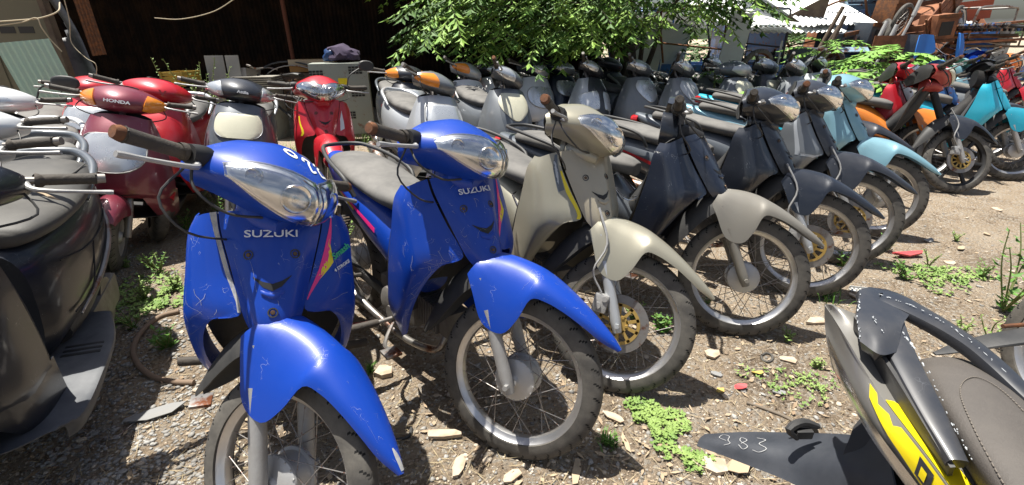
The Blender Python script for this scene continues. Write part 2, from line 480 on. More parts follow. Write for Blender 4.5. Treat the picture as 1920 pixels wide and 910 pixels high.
# ------------------------------------------------------------------ underbone motorcycle
RK = R(26.5)
AXD = Vector((-math.sin(RK), 0, math.cos(RK)))
A0 = Vector((.61, 0, .278)) - Vector((math.cos(RK), 0, math.sin(RK))) * .03
def steer_m(a, A=A0): return Matrix.Translation(A) @ Matrix.Rotation(a, 4, AXD) @ Matrix.Translation(-A)
PANEL = [[(.318, 0, .892), (.308, .07, .89), (.288, .122, .88)],
         [(.352, 0, .845), (.342, .064, .843), (.312, .116, .832)],
         [(.408, 0, .765), (.397, .055, .762), (.36, .094, .745)],
         [(.463, 0, .68), (.452, .044, .672), (.418, .07, .652)],
         [(.484, 0, .635), (.474, .032, .63), (.45, .052, .618)]]
WING = [[(.281, .126, .878), (.268, .156, .868), (.245, .180, .853), (.205, .178, .85)],
        [(.304, .120, .828), (.292, .162, .812), (.252, .200, .80), (.19, .198, .80)],
        [(.352, .098, .742), (.335, .160, .722), (.285, .208, .71), (.18, .206, .70)],
        [(.409, .074, .650), (.380, .140, .655), (.308, .214, .64), (.165, .210, .62)],
        [(.388, .138, .628), (.356, .176, .600), (.300, .218, .58), (.15, .208, .55)],
        [(.335, .172, .55), (.308, .195, .52), (.262, .214, .49), (.13, .202, .47)],
        [(.262, .178, .43), (.240, .192, .40), (.205, .200, .38), (.10, .188, .38)],
        [(.165, .150, .275), (.155, .158, .265), (.14, .160, .262), (.075, .15, .28)]]
FEND = [  # centre x, z, edge x, z, half width (wheel frame)
    (.298, .196, .290, .188, .008), (.266, .226, .240, .208, .028), (.215, .262, .185, .240, .046), (.150, .303, .125, .270, .061), (.085, .338, .065, .290, .073),
    (.030, .362, .018, .288, .084), (-.005, .374, -.010, .215, .091), (-.045, .382, -.05, .160, .096), (-.09, .386, -.120, .175, .098), (-.14, .384, -.17, .26, .096), (-.17, .375, -.2, .31, .090)]
FEND_R = [(-.15, .375, -.17, .28, .075), (-.22, .335, -.215, .235, .068), (-.285, .265, -.265, .165, .055), (-.335, .17, -.31, .10, .036), (-.375, .05, -.365, .035, .010)]
def fender_surf(st, nu=4, p=2.15):
    rows = []
    for cx, cz, ex, ez, wd in st:
        row = []
        for k in range(7):
            t = math.pi / 2 * k / 6
            y = wd * math.sin(t) ** (2 / p); f = 1 - math.cos(t) ** (2 / p)
            row.append((cx + (ex - cx) * f, y, cz + (ez - cz) * f))
        rows.append(row)
    return Surf(rows, nu, 1, sym=True)
COWL = [[(.17, 0, 1.034), (.168, .06, 1.030), (.165, .11, 1.010), (.16, .15, .985), (.15, .172, .962)],
        [(.245, 0, 1.052), (.24, .06, 1.042), (.225, .115, 1.015), (.195, .160, .985), (.15, .180, .955)],
        [(.335, 0, 1.022), (.315, .06, 1.026), (.275, .12, 1.006), (.225, .165, .976), (.155, .186, .942)],
        [(.385, 0, .985), (.37, .06, .994), (.32, .122, .985), (.25, .167, .960), (.16, .186, .930)],
        [(.418, 0, .945), (.398, .06, .948), (.342, .120, .950), (.26, .163, .940), (.16, .184, .915)],
        [(.405, 0, .898), (.382, .055, .900), (.33, .104, .908), (.25, .146, .912), (.16, .17, .90)],
        [(.335, 0, .866), (.315, .05, .868), (.275, .085, .876), (.22, .12, .886), (.16, .14, .888)]]
def sym_join(fn):
    mb = fn(); m2 = MB().join(mb); m2.V = [(v[0], -v[1], v[2]) for v in m2.V]; m2.F = [f[::-1] for f in m2.F]
    return mb.join(m2)
def mirror(mb): return MB().add([(v[0], -v[1], v[2]) for v in mb.V], [f[::-1] for f in mb.F])
S_PANEL = Surf(PANEL, 6, 4, True)
WING = np.array(WING, float); WING[..., 1] = np.minimum(WING[..., 1], .13) + np.maximum(WING[..., 1] - .13, 0) * .98
S_WL = Surf(WING, 5, 4)
WR = WING.copy(); WR[..., 1] *= -1
S_WR = Surf(WR, 5, 4)
S_FEND = fender_surf(FEND); S_FENDR = fender_surf(FEND_R)
S_COWL = Surf(COWL, 4, 3, True)
SEAT_U = [(-.67, .765, .05, .02, .02), (-.655, .772, .085, .035, .025), (-.55, .772, .122, .042, .04), (-.40, .760, .132, .042, .045), (-.27, .742, .130, .040, .045), (-.12, .722, .118, .040, .045), (-.02, .712, .085, .036, .05), (.04, .705, .05, .02, .05), (.05, .70, .03, .01, .03)]
def tail_loft(): return loft([(.10, .44, .07, .05, .06), (.02, .48, .10, .10, .09), (-.12, .565, .125, .115, .12), (-.3, .63, .13, .09, .12), (-.5, .685, .115, .06, .09), (-.68, .725, .085, .045, .055), (-.80, .76, .045, .025, .03), (-.815, .765, .02, .01, .012)], 22)
def seat_mesh(st, m, key):
    return cached(('seat', key, m.name), lambda: loft(st, 26, ex=2.3, sub=5).me('seat', m, ang=60))
def cyl(p, q, r, n=10): return tube([p, q], r, n, 1)
def engine_mesh():
    mb = box(-.22, .07, -.07, .07, .22, .36, .02)
    for k in range(9): mb.join(box(.06 + k * .018, .069 + k * .018, -.055, .055, .26, .37))
    mb.join(box(.05, .24, -.038, .038, .275, .355, .01)).join(box(.22, .28, -.05, .05, .265, .365, .015))
    for s_ in (-1, 1): mb.join(lathe([(-.03, 0), (-.03, .045), (-.02, .06), (.02, .068), (.03, 0)], 24).xf(Matrix.Translation((-.08, s_ * .085, .29)) @ Matrix.Rotation(0 if s_ < 0 else math.pi, 4, 'X')))
    mb.join(lathe([(-.02, 0), (-.02, .03), (.02, .035), (.02, 0)], 18).xf(Matrix.Translation((-.02, -.11, .27))))
    return mb
def underbone(label, x, y, hd, lean, st, P, group='underbone motorcycles parked in the yard', detail=1):
    M = Matrix.Translation((x, y, 0)) @ Matrix.Rotation(R(hd), 4, 'Z') @ Matrix.Rotation(R(-lean), 4, 'X')
    t = thing('underbone_motorcycle', label, 'motorcycle', M, group)
    S = steer_m(R(st))
    main = P['main']; pan = P.get('panel', main); cow = P.get('cowl', main); fen = P.get('fender', main); wing = P.get('wing', main)
    tail = P.get('tail', main); lens = P.get('lens', m_clear); seat = P.get('seat', m_seat)
    kind = P.get('wheel', 'spoke'); disc = P.get('disc', False)
    K = lambda n, m, fn, ang=38: cached((n, m.name), lambda: fn().me(n, m, ang=ang))
    # wheels
    fw = wheel(t, 'front_wheel', S @ Matrix.Translation((.61, 0, .278)), kind, detail, discs=disc, rimm=P.get('rim'))
    wheel(t, 'rear_wheel', Matrix.Translation((-.61, 0, .278)), kind, 1, rimm=P.get('rim'))
    # fork
    fk = P.get('fork', m_alloy)
    for s_ in (-1, 1):
        def leg(s_=s_):
            a = Vector((.612, s_ * .076, .262)); mb = tube([a - AXD * .012, a + AXD * .03, a + AXD * .09, a + AXD * .26], [.016, .021, .021, .0215], 14, 3)
            mb.join(cyl(a + AXD * .25, a + AXD * .36, .014)).join(lathe([(-.012, 0), (-.012, .009), (.012, .009), (.012, 0)], 6).xf(Matrix.Translation((.61, s_ * .098, .278))))
            return mb
        obj('fork_leg', K('fork_leg%d' % s_, fk, leg), t, S)
    if disc:
        def caliper():
            mb = box(.50, .555, -.105, -.06, .305, .375, .01).join(cyl((.52, -.11, .33), (.52, -.05, .33), .013)).join(cyl((.54, -.11, .36), (.54, -.05, .36), .011))
            mb.join(tube([(.52, -.10, .38), (.47, -.11, .45), (.49, -.10, .56), (.42, -.08, .68)], .0045, 6))
            return mb
        obj('brake_caliper', K('caliper', m_alloy, caliper), t, S)
    # fender
    T = Matrix.Translation((.61, 0, .278))
    if P.get('fender_on', True):
        f = obj('front_fender', K('front_fender', fen, lambda: S_FEND.shell(-.003)), t, S @ T)
        for r_, c_ in P.get('fender_chalk', []): pass
        if P.get('fender_tip'):
            obj('worn_tip', K('tip', P['fender_tip'], lambda: S_FEND.strip([(.02, 3.6), (.5, 4.2), (1., 4.6)], [(.02, 8.4), (.5, 8.0), (.75, 7.2)], .0012, 5, 8)), f)
        obj('fender_rear', K('fender_rear', P.get('fender_r', m_plastic), lambda: S_FENDR.shell(.003)), t, S @ T)
    # leg shield
    if P.get('shield', True):
        ls = obj('leg_shield', K('leg_shield', wing, lambda: S_WL.shell(.003).join(S_WR.shell(-.003))), t)
        fp = obj('front_panel', K('front_panel', pan, lambda: S_PANEL.shell(.004)), t)
        if P.get('holes', True):
            for r_, c_ in ((1.62, 1.1), (1.62, 2.9), (3.08, 2.)):
                p = S_PANEL.pt(r_, c_); nn = S_PANEL.N[int(r_ * 6), int(c_ * 4)]
                if nn[0] < 0: nn = -nn
                Q = frame(p, nn, (0, 1, 0))
                b_ = obj('screw_recess', cached('recess', lambda: lathe([(-.002, .0115), (.0015, .0125), (.0015, .0095), (-.001, .0085), (-.001, 0)], 16, axis='x').me('screw_recess', m_plastic)), fp, Q)
                obj('screw', cached('screw', lambda: lathe([(.0, .0062), (.003, .0050), (.0034, 0)], 10, axis='x').me('screw', m_bolt)), fp, Q)
        if P.get('slot', True):
            q = obj('air_slot', K('air_slot', m_black, lambda: S_PANEL.strip([(2.15, 1.2), (2.27, 1.6), (2.33, 2), (2.27, 2.4), (2.15, 2.8)], [(2.17, 1.2), (2.40, 1.6), (2.50, 2), (2.40, 2.4), (2.17, 2.8)], .0012, 4, 3)), fp)
            obj('slot_lip', K('slot_lip', pan, lambda: panel(S_PANEL, [(2.46, 1.5), (2.54, 2), (2.46, 2.5)], [(2.56, 1.5), (2.68, 2), (2.56, 2.5)], .006, .006, 5, 3)), fp)
        for dn, m_, A, B in P.get('decals', []):
            if dn[0] == 'R': s_ = S_WR
            elif dn[0] == 'L': s_ = S_WL
            else: s_ = S_PANEL
            obj('decal', s_.strip(A, B, -.0014 if dn[0] == 'R' else .0014).me('decal', m_), ls if dn[0] in 'LR' else fp)
        if P.get('badge'):
            p = S_PANEL.pt(1.06, 2, .0075); n_ = Vector((.80, 0, .60)).normalized()
            zz = n_; xx = Vector((0, 1, 0)); yy = zz.cross(xx)
            Q = Matrix(((xx.x, yy.x, zz.x, p[0]), (xx.y, yy.y, zz.y, p[1]), (xx.z, yy.z, zz.z, p[2]), (0, 0, 0, 1)))
            obj('badge_lettering', text_mesh(P['badge'], .026, m_white_ink, bold=.012, sx=1.4), fp, Q)
    inner = lambda: Surf([[(.235, 0, .865), (.23, .10, .865), (.215, .18, .84)], [(.20, 0, .75), (.19, .12, .74), (.175, .198, .72)], [(.15, 0, .60), (.145, .12, .58), (.14, .204, .56)], [(.10, 0, .45), (.10, .12, .43), (.10, .185, .42)], [(.07, 0, .32), (.07, .1, .30), (.075, .135, .29)]], 3, 3, True).shell(-.004)
    obj('inner_shield', K('inner_shield', P.get('inner', m_plastic), inner), t)
    obj('frame_tunnel', K('frame_tunnel', P.get('tunnel', m_plastic), lambda: tube([(.24, 0, .84), (.17, 0, .66), (.06, 0, .50), (-.08, 0, .46), (-.22, 0, .56)], [.045, .06, .072, .08, .07], 14)), t)
    obj('steering_column', K('steering_column', m_black, lambda: tube([A0 + AXD * .34, A0 + AXD * .74], .028, 10, 1).join(loft([(.22, .885, .07, .04, .05), (.27, .88, .06, .04, .05), (.33, .875, .03, .02, .03)], 12))), t, S)
    if P.get('cowl_on', True): obj('neck_cover', K('neck_cover', cow, lambda: loft([(.20, .875, .05, .05, .055), (.25, .872, .078, .045, .05), (.31, .862, .070, .035, .04), (.35, .858, .04, .02, .025)], 18)), t, S)
    # handlebar
    hb = obj('handlebar', K('handlebar', m_steel, lambda: tube([(.185, -.34, .975), (.192, -.2, .967), (.2, -.08, .962), (.2, .08, .962), (.192, .2, .967), (.185, .34, .975)], .0105, 8).join(cyl((.2, 0, .97), (.24, 0, .90), .018))), t, S)
    for s_ in (-1, 1):
        gm = P.get('grip', m_grip)
        obj('grip', K('grip%d' % s_, gm, lambda s_=s_: tube([(.19, s_ * .205, .968), (.19, s_ * .215, .968), (.1895, s_ * .22, .968), (.186, s_ * .326, .9745), (.1858, s_ * .331, .975)], [.021, .021, .0165, .0172, .019], 14, 2)), hb)
        obj('bar_end', K('bar_end%d' % s_, P.get('barend', m_rusty), lambda s_=s_: tube([(.186, s_ * .331, .9745), (.1855, s_ * .340, .9755), (.185, s_ * .352, .9762)], [.0165, .0175, .014], 12, 1)), hb)
        obj('brake_lever' if s_ < 0 else 'clutch_lever', K('lever%d' % s_, P.get('lever', m_alloy), lambda s_=s_: tube([(.20, s_ * .185, .955), (.235, s_ * .20, .948), (.245, s_ * .25, .946), (.232, s_ * .31, .942), (.228, s_ * .345, .940), (.228, s_ * .358, .940)], [.010, .0075, .006, .0055, .008, .007], 8, 3)), hb)
        obj('switch_housing', K('switch%d' % s_, m_black, lambda s_=s_: loft([(-.03, 0, .026, .026, .022), (.0, 0, .03, .03, .026), (.03, 0, .024, .024, .022)], 12).xf(Matrix.Translation((.195, s_ * .17, .965)) @ Matrix.Rotation(R(90), 4, 'Z'))), hb)
    if P.get('cowl_on', True):
        co = obj('headlight_cowl', K('headlight_cowl', cow, lambda: S_COWL.shell(.003)), t, S)
        obj('cowl_back', K('cowl_back', m_plastic, lambda: Surf([[(.165, 0, 1.036), (.163, .1, 1.008), (.15, .165, .96)], [(.15, 0, .97), (.15, .1, .965), (.145, .165, .935)], [(.16, 0, .885), (.16, .08, .888), (.155, .135, .892)]], 3, 3, True).shell(.003)), co)
        LT = [(2.92, 4.05), (2.78, 5.0), (2.62, 6.0), (2.75, 6.75)]; LB = [(5.0, 4.05), (4.95, 5.0), (4.55, 6.0), (3.7, 6.75)]
        def lensf(off=.010, th=.008):
            a = panel(S_COWL, LT, LB, off, th, 6, 8)
            return a.join(panel(S_COWL, [(r, 8 - c) for r, c in LT[::-1]], [(r, 8 - c) for r, c in LB[::-1]], off, th, 6, 8))
        if lens is m_clear:
            hl = obj('headlight', K('reflector', m_mirror, lambda: lensf(.0035, .003)), t, S)
            for q_, (c_, rr) in enumerate(((4.95, .034), (3.05, .034), (6.05, .019), (1.95, .019))):
                def bowl(c_=c_, rr=rr):
                    p = Vector(S_COWL.pt(3.95 if rr > .03 else 3.35, c_, .0)); i_, j_ = 16, int(c_ * 3); n_ = Vector(S_COWL.N[i_, j_]); n_ = n_ if n_.x > 0 else -n_
                    return lathe([(.001, rr * 1.08), (.008, rr * 1.06), (.0105, rr), (.0085, rr * .9), (.0045, rr * .6), (.0028, rr * .3), (.0028, rr * .17), (.008, rr * .16), (.0105, rr * .1), (.011, 0)], 24, axis='x').xf(frame(p, n_, (0, 1, 0)))
                obj('lamp_bowl', K('lamp_bowl%d' % q_, m_chrome, bowl), hl)
            obj('lens', K('lens_glass', m_glass, lambda: lensf(.0150, .0015)), hl)
        else: hl = obj('headlight', K('headlight', lens, lensf), t, S)
        if P.get('reflector'):
            obj('bulb_bowl', K('bulb_bowl', m_chrome, lambda: MB().join(lathe([(0, .034), (-.004, .03), (-.007, .02), (-.008, 0)], 20, axis='x').xf(frame((.418, .045, .945), (.95, .25, .05), (0, 1, 0)))).join(lathe([(0, .034), (-.004, .03), (-.007, .02), (-.008, 0)], 20, axis='x').xf(frame((.418, -.045, .945), (.95, -.25, .05), (0, 1, 0))))), hl)
        if P.get('indicators'):
            for s_ in (-1, 1):
                c0 = 4 + s_ * 2.35; c1 = 4 + s_ * 3.4
                obj('indicator', K('ind%d' % s_, P['indicators'], lambda c0=c0, c1=c1: panel(S_COWL, [(3.1, min(c0, c1)), (2.9, (c0 + c1) / 2), (3.0, max(c0, c1))], [(4.6, min(c0, c1)), (4.5, (c0 + c1) / 2), (4.2, max(c0, c1))], .009, .007, 4, 5)), co)
        for nm, m_, kind_, A, B in P.get('cowl_decals', []):
            obj(nm, (S_COWL.line(A, B, .0016) if kind_ == 'line' else S_COWL.strip(A, B)).me(nm, m_, smooth=False), co)
    else:
        obj('handlebar_cover', K('handlebar_cover', cow, lambda: Surf([[(.16, 0, 1.03), (.155, .08, 1.02), (.15, .15, .985)], [(.21, 0, 1.035), (.205, .08, 1.02), (.19, .155, .975)], [(.235, 0, .99), (.23, .08, .975), (.205, .155, .94)], [(.235, 0, .92), (.23, .07, .915), (.205, .12, .905)]], 3, 3, True).shell(-.003).join(loft([(.14, .90, .06, .07, .08), (.2, .89, .06, .07, .09), (.245, .87, .05, .05, .08)], 14))), t, S)
    if P.get('cowl_on', True): obj('lens_ridge', K('lens_ridge', m_chrome if lens is m_clear else lens, lambda: panel(S_COWL, [(2.95, 3.86), (4, 3.8), (4.9, 3.9)], [(2.95, 4.14), (4, 4.2), (4.9, 4.1)], .0140, .010, 4, 3)), hl)
    if P.get('mirror'):
        obj('mirror', K('mirror', m_plastic, lambda: tube([(.2, .2, .98), (.2, .22, 1.06), (.19, .3, 1.12)], .005, 6).join(loft([(-.012, 0, .05, .035, .035), (.0, 0, .06, .04, .04), (.012, 0, .05, .035, .035)], 16).xf(Matrix.Translation((.19, .35, 1.14))))), t, S)
    obj('throttle_cable', K('throttle_cable', m_plastic, lambda: tube([(.2, .17, .95), (.27, .2, .90), (.30, .1, .868), (.24, .02, .82)], .003, 6).join(tube([(.2, -.2, .94), (.22, -.25, .86), (.27, -.2, .80), (.25, -.05, .78)], .003, 6))), t, S)
    obj('brake_cable', K('brake_cable', m_plastic, lambda: tube([(.2, -.19, .95), (.25, -.2, .90), (.30, -.14, .865), (.32, -.05, .87), (.3, .03, .85)], .0035, 6)), t, S)
    # rear
    obj('seat', seat_mesh(SEAT_U, seat, 'u'), t)
    tb = obj('side_panel', K('side_panel', tail, tail_loft), t)
    for dn, m_, A, B in P.get('tail_decals', []):
        s_ = TAILS
        obj('stripe', MB().join(s_.strip(A, B, -.004, 5, 3)).join(mirror(s_.strip(A, B, -.004, 5, 3))).me('stripe', m_), tb)
    if P.get('rail', True):
        obj('grab_rail', K('grab_rail', P.get('rail_m', m_plastic), lambda: tube([(-.28, -.135, .69), (-.33, -.155, .76), (-.5, -.148, .80), (-.68, -.105, .825), (-.735, -.05, .828), (-.74, .05, .828), (-.68, .105, .825), (-.5, .148, .80), (-.33, .155, .76), (-.28, .135, .69)], .0095, 10)), t)
    obj('tail_light', K('tail_light', m_red_l, lambda: loft([(-.845, .735, .03, .02, .02), (-.83, .735, .06, .03, .035), (-.78, .735, .07, .035, .04)], 14)), t)
    if P.get('rear_fender', True): obj('rear_fender', K('rear_fender', m_plastic, lambda: fender_surf([(-.15 + .61, .2, -.15 + .61, .16, .06), (.2, .33, .16, .24, .07), (.0, .38, .0, .28, .08), (-.2, .36, -.16, .25, .085), (-.33, .25, -.29, .17, .075), (-.40, .05, -.37, .02, .065)]).shell(.003)), t, Matrix.Translation((-.61, 0, .278)))
    obj('engine', K('engine', m_engine, engine_mesh), t)
    obj('swingarm', K('swingarm', m_black, lambda: sym_join(lambda: box(-.66, -.18, .06, .085, .265, .305, .008)).join(box(-.55, -.15, .085, .11, .22, .34, .02))), t)
    for s_ in (-1, 1):
        obj('shock_absorber', K('shock%d' % s_, m_steel, lambda s_=s_: tube([(-.58, s_ * .115, .30), (-.50, s_ * .115, .60)], .012, 8, 1).join(MB().join(tube([(-.562 + .0066 * k / 2 * 1.0 + .02 * math.sin(k * 2.1) , s_ * .115 + .024 * math.cos(k * 2.1), .36 + k * .0056) for k in range(38)], .004, 5, 1)))), t)
        fb = obj('footpeg', K('footpeg%d' % s_, m_grip, lambda s_=s_: tube([(.0, s_ * .19, .255), (.0, s_ * .30, .262), (.0, s_ * .305, .262)], [.015, .016, .012], 10, 1)), t)
        obj('passenger_footpeg', K('pfootpeg%d' % s_, m_grip, lambda s_=s_: tube([(-.3, s_ * .12, .33), (-.32, s_ * .2, .33), (-.32, s_ * .28, .335)], [.01, .012, .014], 8, 1)), t)
    obj('footpeg_bar', K('footpeg_bar', m_steel, lambda: cyl((0, -.2, .255), (0, .2, .255), .009).join(tube([(.0, .1, .25), (.1, .16, .22), (.2, .2, .20)], .007, 6)).join(box(.19, .23, .18, .22, .195, .207)).join(tube([(-.02, -.1, .25), (.08, -.2, .21), (.16, -.22, .22)], .008, 6)).join(box(.14, .20, -.25, -.19, .215, .226, .003))), t)
    obj('kickstand', K('kickstand', m_steel, lambda: tube([(-.05, .09, .22), (-.10, .20, .10), (-.14, .29, .012)], [.011, .010, .009], 8, 2).join(box(-.17, -.11, .27, .31, .0, .01))), t)
    if P.get('exhaust', True): obj('exhaust', K('exhaust', m_exh, lambda: tube([(.24, -.02, .27), (.22, -.06, .20), (.06, -.09, .17), (-.15, -.11, .18), (-.28, -.13, .21), (-.36, -.14, .225), (-.8, -.15, .30), (-.82, -.15, .303)], [.014, .014, .014, .015, .018, .036, .038, .02], 14)), t)
    if P.get('heatshield', P.get('exhaust', True)): obj('heat_shield', K('heat_shield', m_chrome, lambda: Surf([[(-.36, -.185, .20), (-.36, -.19, .24), (-.36, -.165, .275)], [(-.62, -.197, .24), (-.62, -.20, .28), (-.62, -.178, .315)]], 3, 3).shell(.002)), t)
    if P.get('rack', False):
        obj('centre_rack', K('centre_rack', m_chrome, lambda: sym_join(lambda: tube([(.16, .10, .63), (.06, .09, .55), (-.06, .085, .62)], .0045, 6)).join(tube([(.17, -.10, .64), (.18, 0, .65), (.17, .10, .64)], .0045, 6)).join(tube([(.02, -.09, .56), (.02, .09, .56)], .004, 6, 1)).join(tube([(.08, -.09, .57), (.08, .09, .57)], .004, 6, 1)).join(tube([(-.06, -.085, .62), (-.07, 0, .65), (-.06, .085, .62)], .0045, 6))), t)
    return t
TAILS = Surf([[(.02, .112, .545), (.02, .104, .50), (.03, .098, .45)], [(-.12, .120, .63), (-.12, .127, .57), (-.12, .122, .50)], [(-.3, .125, .68), (-.3, .132, .63), (-.3, .125, .55)],
              [(-.5, .108, .715), (-.5, .1165, .68), (-.5, .112, .63)], [(-.68, .08, .745), (-.68, .087, .725), (-.68, .083, .70)], [(-.80, .04, .775), (-.80, .047, .76), (-.80, .043, .745)]], 5, 3)
# ------------------------------------------------------------------ motor scooter
SA0 = Vector((.62, 0, .212)) - Vector((math.cos(RK), 0, math.sin(RK))) * .03
APRON = [[(.345, 0, .905), (.335, .08, .90), (.30, .14, .882), (.25, .150, .878)],
         [(.43, 0, .815), (.415, .10, .81), (.345, .172, .795), (.25, .185, .79)],
         [(.505, 0, .70), (.482, .12, .695), (.385, .205, .675), (.25, .222, .665)],
         [(.555, 0, .58), (.525, .13, .57), (.405, .222, .545), (.24, .242, .54)],
         [(.565, 0, .485), (.53, .13, .475), (.40, .232, .445), (.23, .250, .43)],
         [(.545, 0, .44), (.505, .12, .43), (.38, .222, .395), (.22, .245, .38)]]
SKIRT = [[(.50, .135, .43), (.42, .205, .42), (.33, .238, .42), (.2, .25, .42)], [(.45, .155, .36), (.39, .205, .34), (.31, .235, .33), (.18, .25, .33)], [(.36, .17, .27), (.31, .20, .24), (.25, .225, .235), (.14, .24, .235)]]
SCOWL = [[(.16, 0, 1.045), (.158, .07, 1.042), (.155, .13, 1.022), (.15, .18, .995), (.14, .205, .975)],
         [(.235, 0, 1.060), (.23, .07, 1.052), (.205, .14, 1.028), (.175, .19, .998), (.14, .21, .97)],
         [(.33, 0, 1.030), (.315, .07, 1.025), (.265, .145, 1.004), (.20, .195, .980), (.145, .215, .955)],
         [(.375, 0, .985), (.355, .07, .98), (.295, .145, .968), (.21, .197, .955), (.145, .212, .94)],
         [(.355, 0, .935), (.335, .07, .932), (.28, .135, .928), (.20, .18, .925), (.14, .195, .92)],
         [(.29, 0, .905), (.275, .06, .905), (.235, .105, .905), (.18, .14, .905), (.13, .15, .905)]]
S_APR = Surf(APRON, 6, 4, True); S_SCOWL = Surf(SCOWL, 4, 3, True)
S_SKL = Surf(SKIRT, 5, 4); _q = np.array(SKIRT, float); _q[..., 1] *= -1; S_SKR = Surf(_q, 5, 4)
def rot(s, n=6): return [(r, n - c) for r, c in s]
LAMPS = {'v': ([(1.15, 3), (1.2, 1.9), (1.6, 1.55), (2.3, 1.75)], [(1.15, 3), (1.2, 4.1), (1.6, 4.45), (2.3, 4.25)], [(2.3, 1.75), (2.75, 2.3), (2.9, 3)], [(2.3, 4.25), (2.75, 3.7), (2.9, 3)]),
         'u': ([(.75, 1.75), (1.2, 1.6), (1.7, 1.75), (2.05, 2.2), (2.1, 2.6)], [(.75, 4.25), (1.2, 4.4), (1.7, 4.25), (2.05, 3.8), (2.1, 3.4)], None, None),
         'shield': ([(.45, 1.9), (1.0, 1.65), (1.6, 1.95), (2.2, 2.6), (2.35, 2.9)], [(.45, 4.1), (1.0, 4.35), (1.6, 4.05), (2.2, 3.4), (2.35, 3.1)], None, None),
         'twin': ([(1.6, 1.1), (1.9, 1.0), (2.6, 1.5), (2.9, 2.2)], [(1.35, 2.6), (1.7, 2.75), (2.5, 2.75), (2.8, 2.7)], None, None)}
SEAT_S = [(-.02, .735, .06, .015, .03), (-.05, .742, .10, .03, .05), (-.15, .750, .135, .045, .06), (-.30, .757, .150, .048, .06), (-.42, .772, .155, .055, .06), (-.58, .800, .150, .058, .055), (-.70, .812, .115, .04, .045), (-.74, .812, .07, .02, .03)]
def scooter(label, x, y, hd, lean, st, P, group='scooters parked in the yard', name='motor_scooter'):
    M = Matrix.Translation((x, y, 0)) @ Matrix.Rotation(R(hd), 4, 'Z') @ Matrix.Rotation(R(-lean), 4, 'X')
    t = thing(name, label, 'scooter', M, group)
    S = steer_m(R(st), SA0)
    main = P['main']; cow = P.get('cowl', main); body = P.get('body', main); inner = P.get('inner', m_plastic); seat = P.get('seat', m_seat)
    K = lambda n, m, fn, ang=38: cached((n, m.name), lambda: fn().me(n, m, ang=ang))
    wheel(t, 'front_wheel', S @ Matrix.Translation((.62, 0, .212)), small=True, cast=P.get('wheelm'))
    wheel(t, 'rear_wheel', Matrix.Translation((-.62, 0, .212)), small=True, cast=P.get('wheelm'))
    obj('fork', K('sfork', m_steel, lambda: sym_join(lambda: tube([(.62, .07, .212), Vector((.62, .07, .212)) + AXD * .2, Vector((.60, .06, .22)) + AXD * .26], .020, 12, 2)).join(cyl(Vector((.57, 0, .25)) + AXD * .22, Vector((.57, 0, .25)) + AXD * .5, .022))), t, S)
    obj('front_fender', K('sfender', P.get('fender', main), lambda: fender_surf([(.20, .165, .19, .14, .05), (.13, .225, .11, .16, .07), (.04, .255, .03, .15, .08), (-.06, .255, -.07, .12, .082), (-.14, .215, -.14, .10, .078), (-.21, .14, -.20, .06, .07)]).shell(.003)), t, S @ Matrix.Translation((.62, 0, .212)))
    ap = obj('front_apron', K('front_apron', main, lambda: S_APR.shell(.004).join(S_SKL.shell(.004)).join(S_SKR.shell(-.004))), t, Matrix.Diagonal((1, P.get('apron_w', 1), 1, 1)))
    if P.get('centre'):
        obj('centre_panel', K('centre_panel', P['centre'], lambda: panel(S_APR, [(.02, 2.0), (1., 1.75), (2., 1.9), (3.2, 2.3), (4.2, 2.55)], [(.02, 4.0), (1., 4.25), (2., 4.1), (3.2, 3.7), (4.2, 3.45)], .005, .005, 5, 10)), ap)
    if P.get('lamp'):
        A, B, A2, B2 = LAMPS[P['lamp']]
        def lf():
            if P['lamp'] == 'twin':
                return panel(S_APR, A, B, .010, .010).join(panel(S_APR, rot(B), rot(A), .010, .010))
            if A2 is None: return panel(S_APR, A, B, .012, .012, 6, 12)
            return panel(S_APR, A + A2[1:], B + B2[1:], .010, .010, 5, 12)
        obj('headlight', K('headlight' + P['lamp'], P.get('lens', m_clear), lf), t)
        if P['lamp'] in ('v', 'u'):
            bd = {'v': [(1.15, 3), (1.2, 1.9), (1.6, 1.55), (2.3, 1.75), (2.75, 2.3), (2.9, 3), (2.75, 3.7), (2.3, 4.25), (1.6, 4.45), (1.2, 4.1), (1.15, 3)],
                  'u': [(.75, 3), (.75, 1.75), (1.2, 1.6), (1.7, 1.75), (2.05, 2.2), (2.12, 3), (2.05, 3.8), (1.7, 4.25), (1.2, 4.4), (.75, 4.25), (.75, 3)]}[P['lamp']]
            obj('lamp_surround', K('surround' + P['lamp'], P.get('surround', m_alloy), lambda: tube([S_APR.pt(a, b, .006) for a, b in bd], .0055, 6, 3)), ap)
    if P.get('slot'):
        obj('air_slot', K('sslot', m_black, lambda: S_APR.strip([(4.2, 2.0), (4.42, 2.6), (4.45, 3), (4.42, 3.4), (4.2, 4.)], [(4.3, 2.1), (4.62, 2.6), (4.68, 3), (4.62, 3.4), (4.3, 3.9)], .0015)), ap)
    for nm, m_, A, B in P.get('apron_strips', []): obj(nm, S_APR.strip(A, B, .0016).me(nm, m_), ap)
    obj('inner_panel', K('sinner', inner, lambda: Surf([[(.235, 0, .90), (.235, .09, .90), (.235, .145, .878)], [(.20, 0, .78), (.205, .11, .775), (.235, .18, .77)], [(.18, 0, .62), (.19, .13, .62), (.23, .225, .62)], [(.17, 0, .45), (.18, .14, .44), (.21, .242, .43)], [(.17, 0, .30), (.18, .14, .30), (.20, .24, .30)]], 3, 3, True).shell(-.004)), t, Matrix.Diagonal((1, P.get('apron_w', 1), 1, 1)))
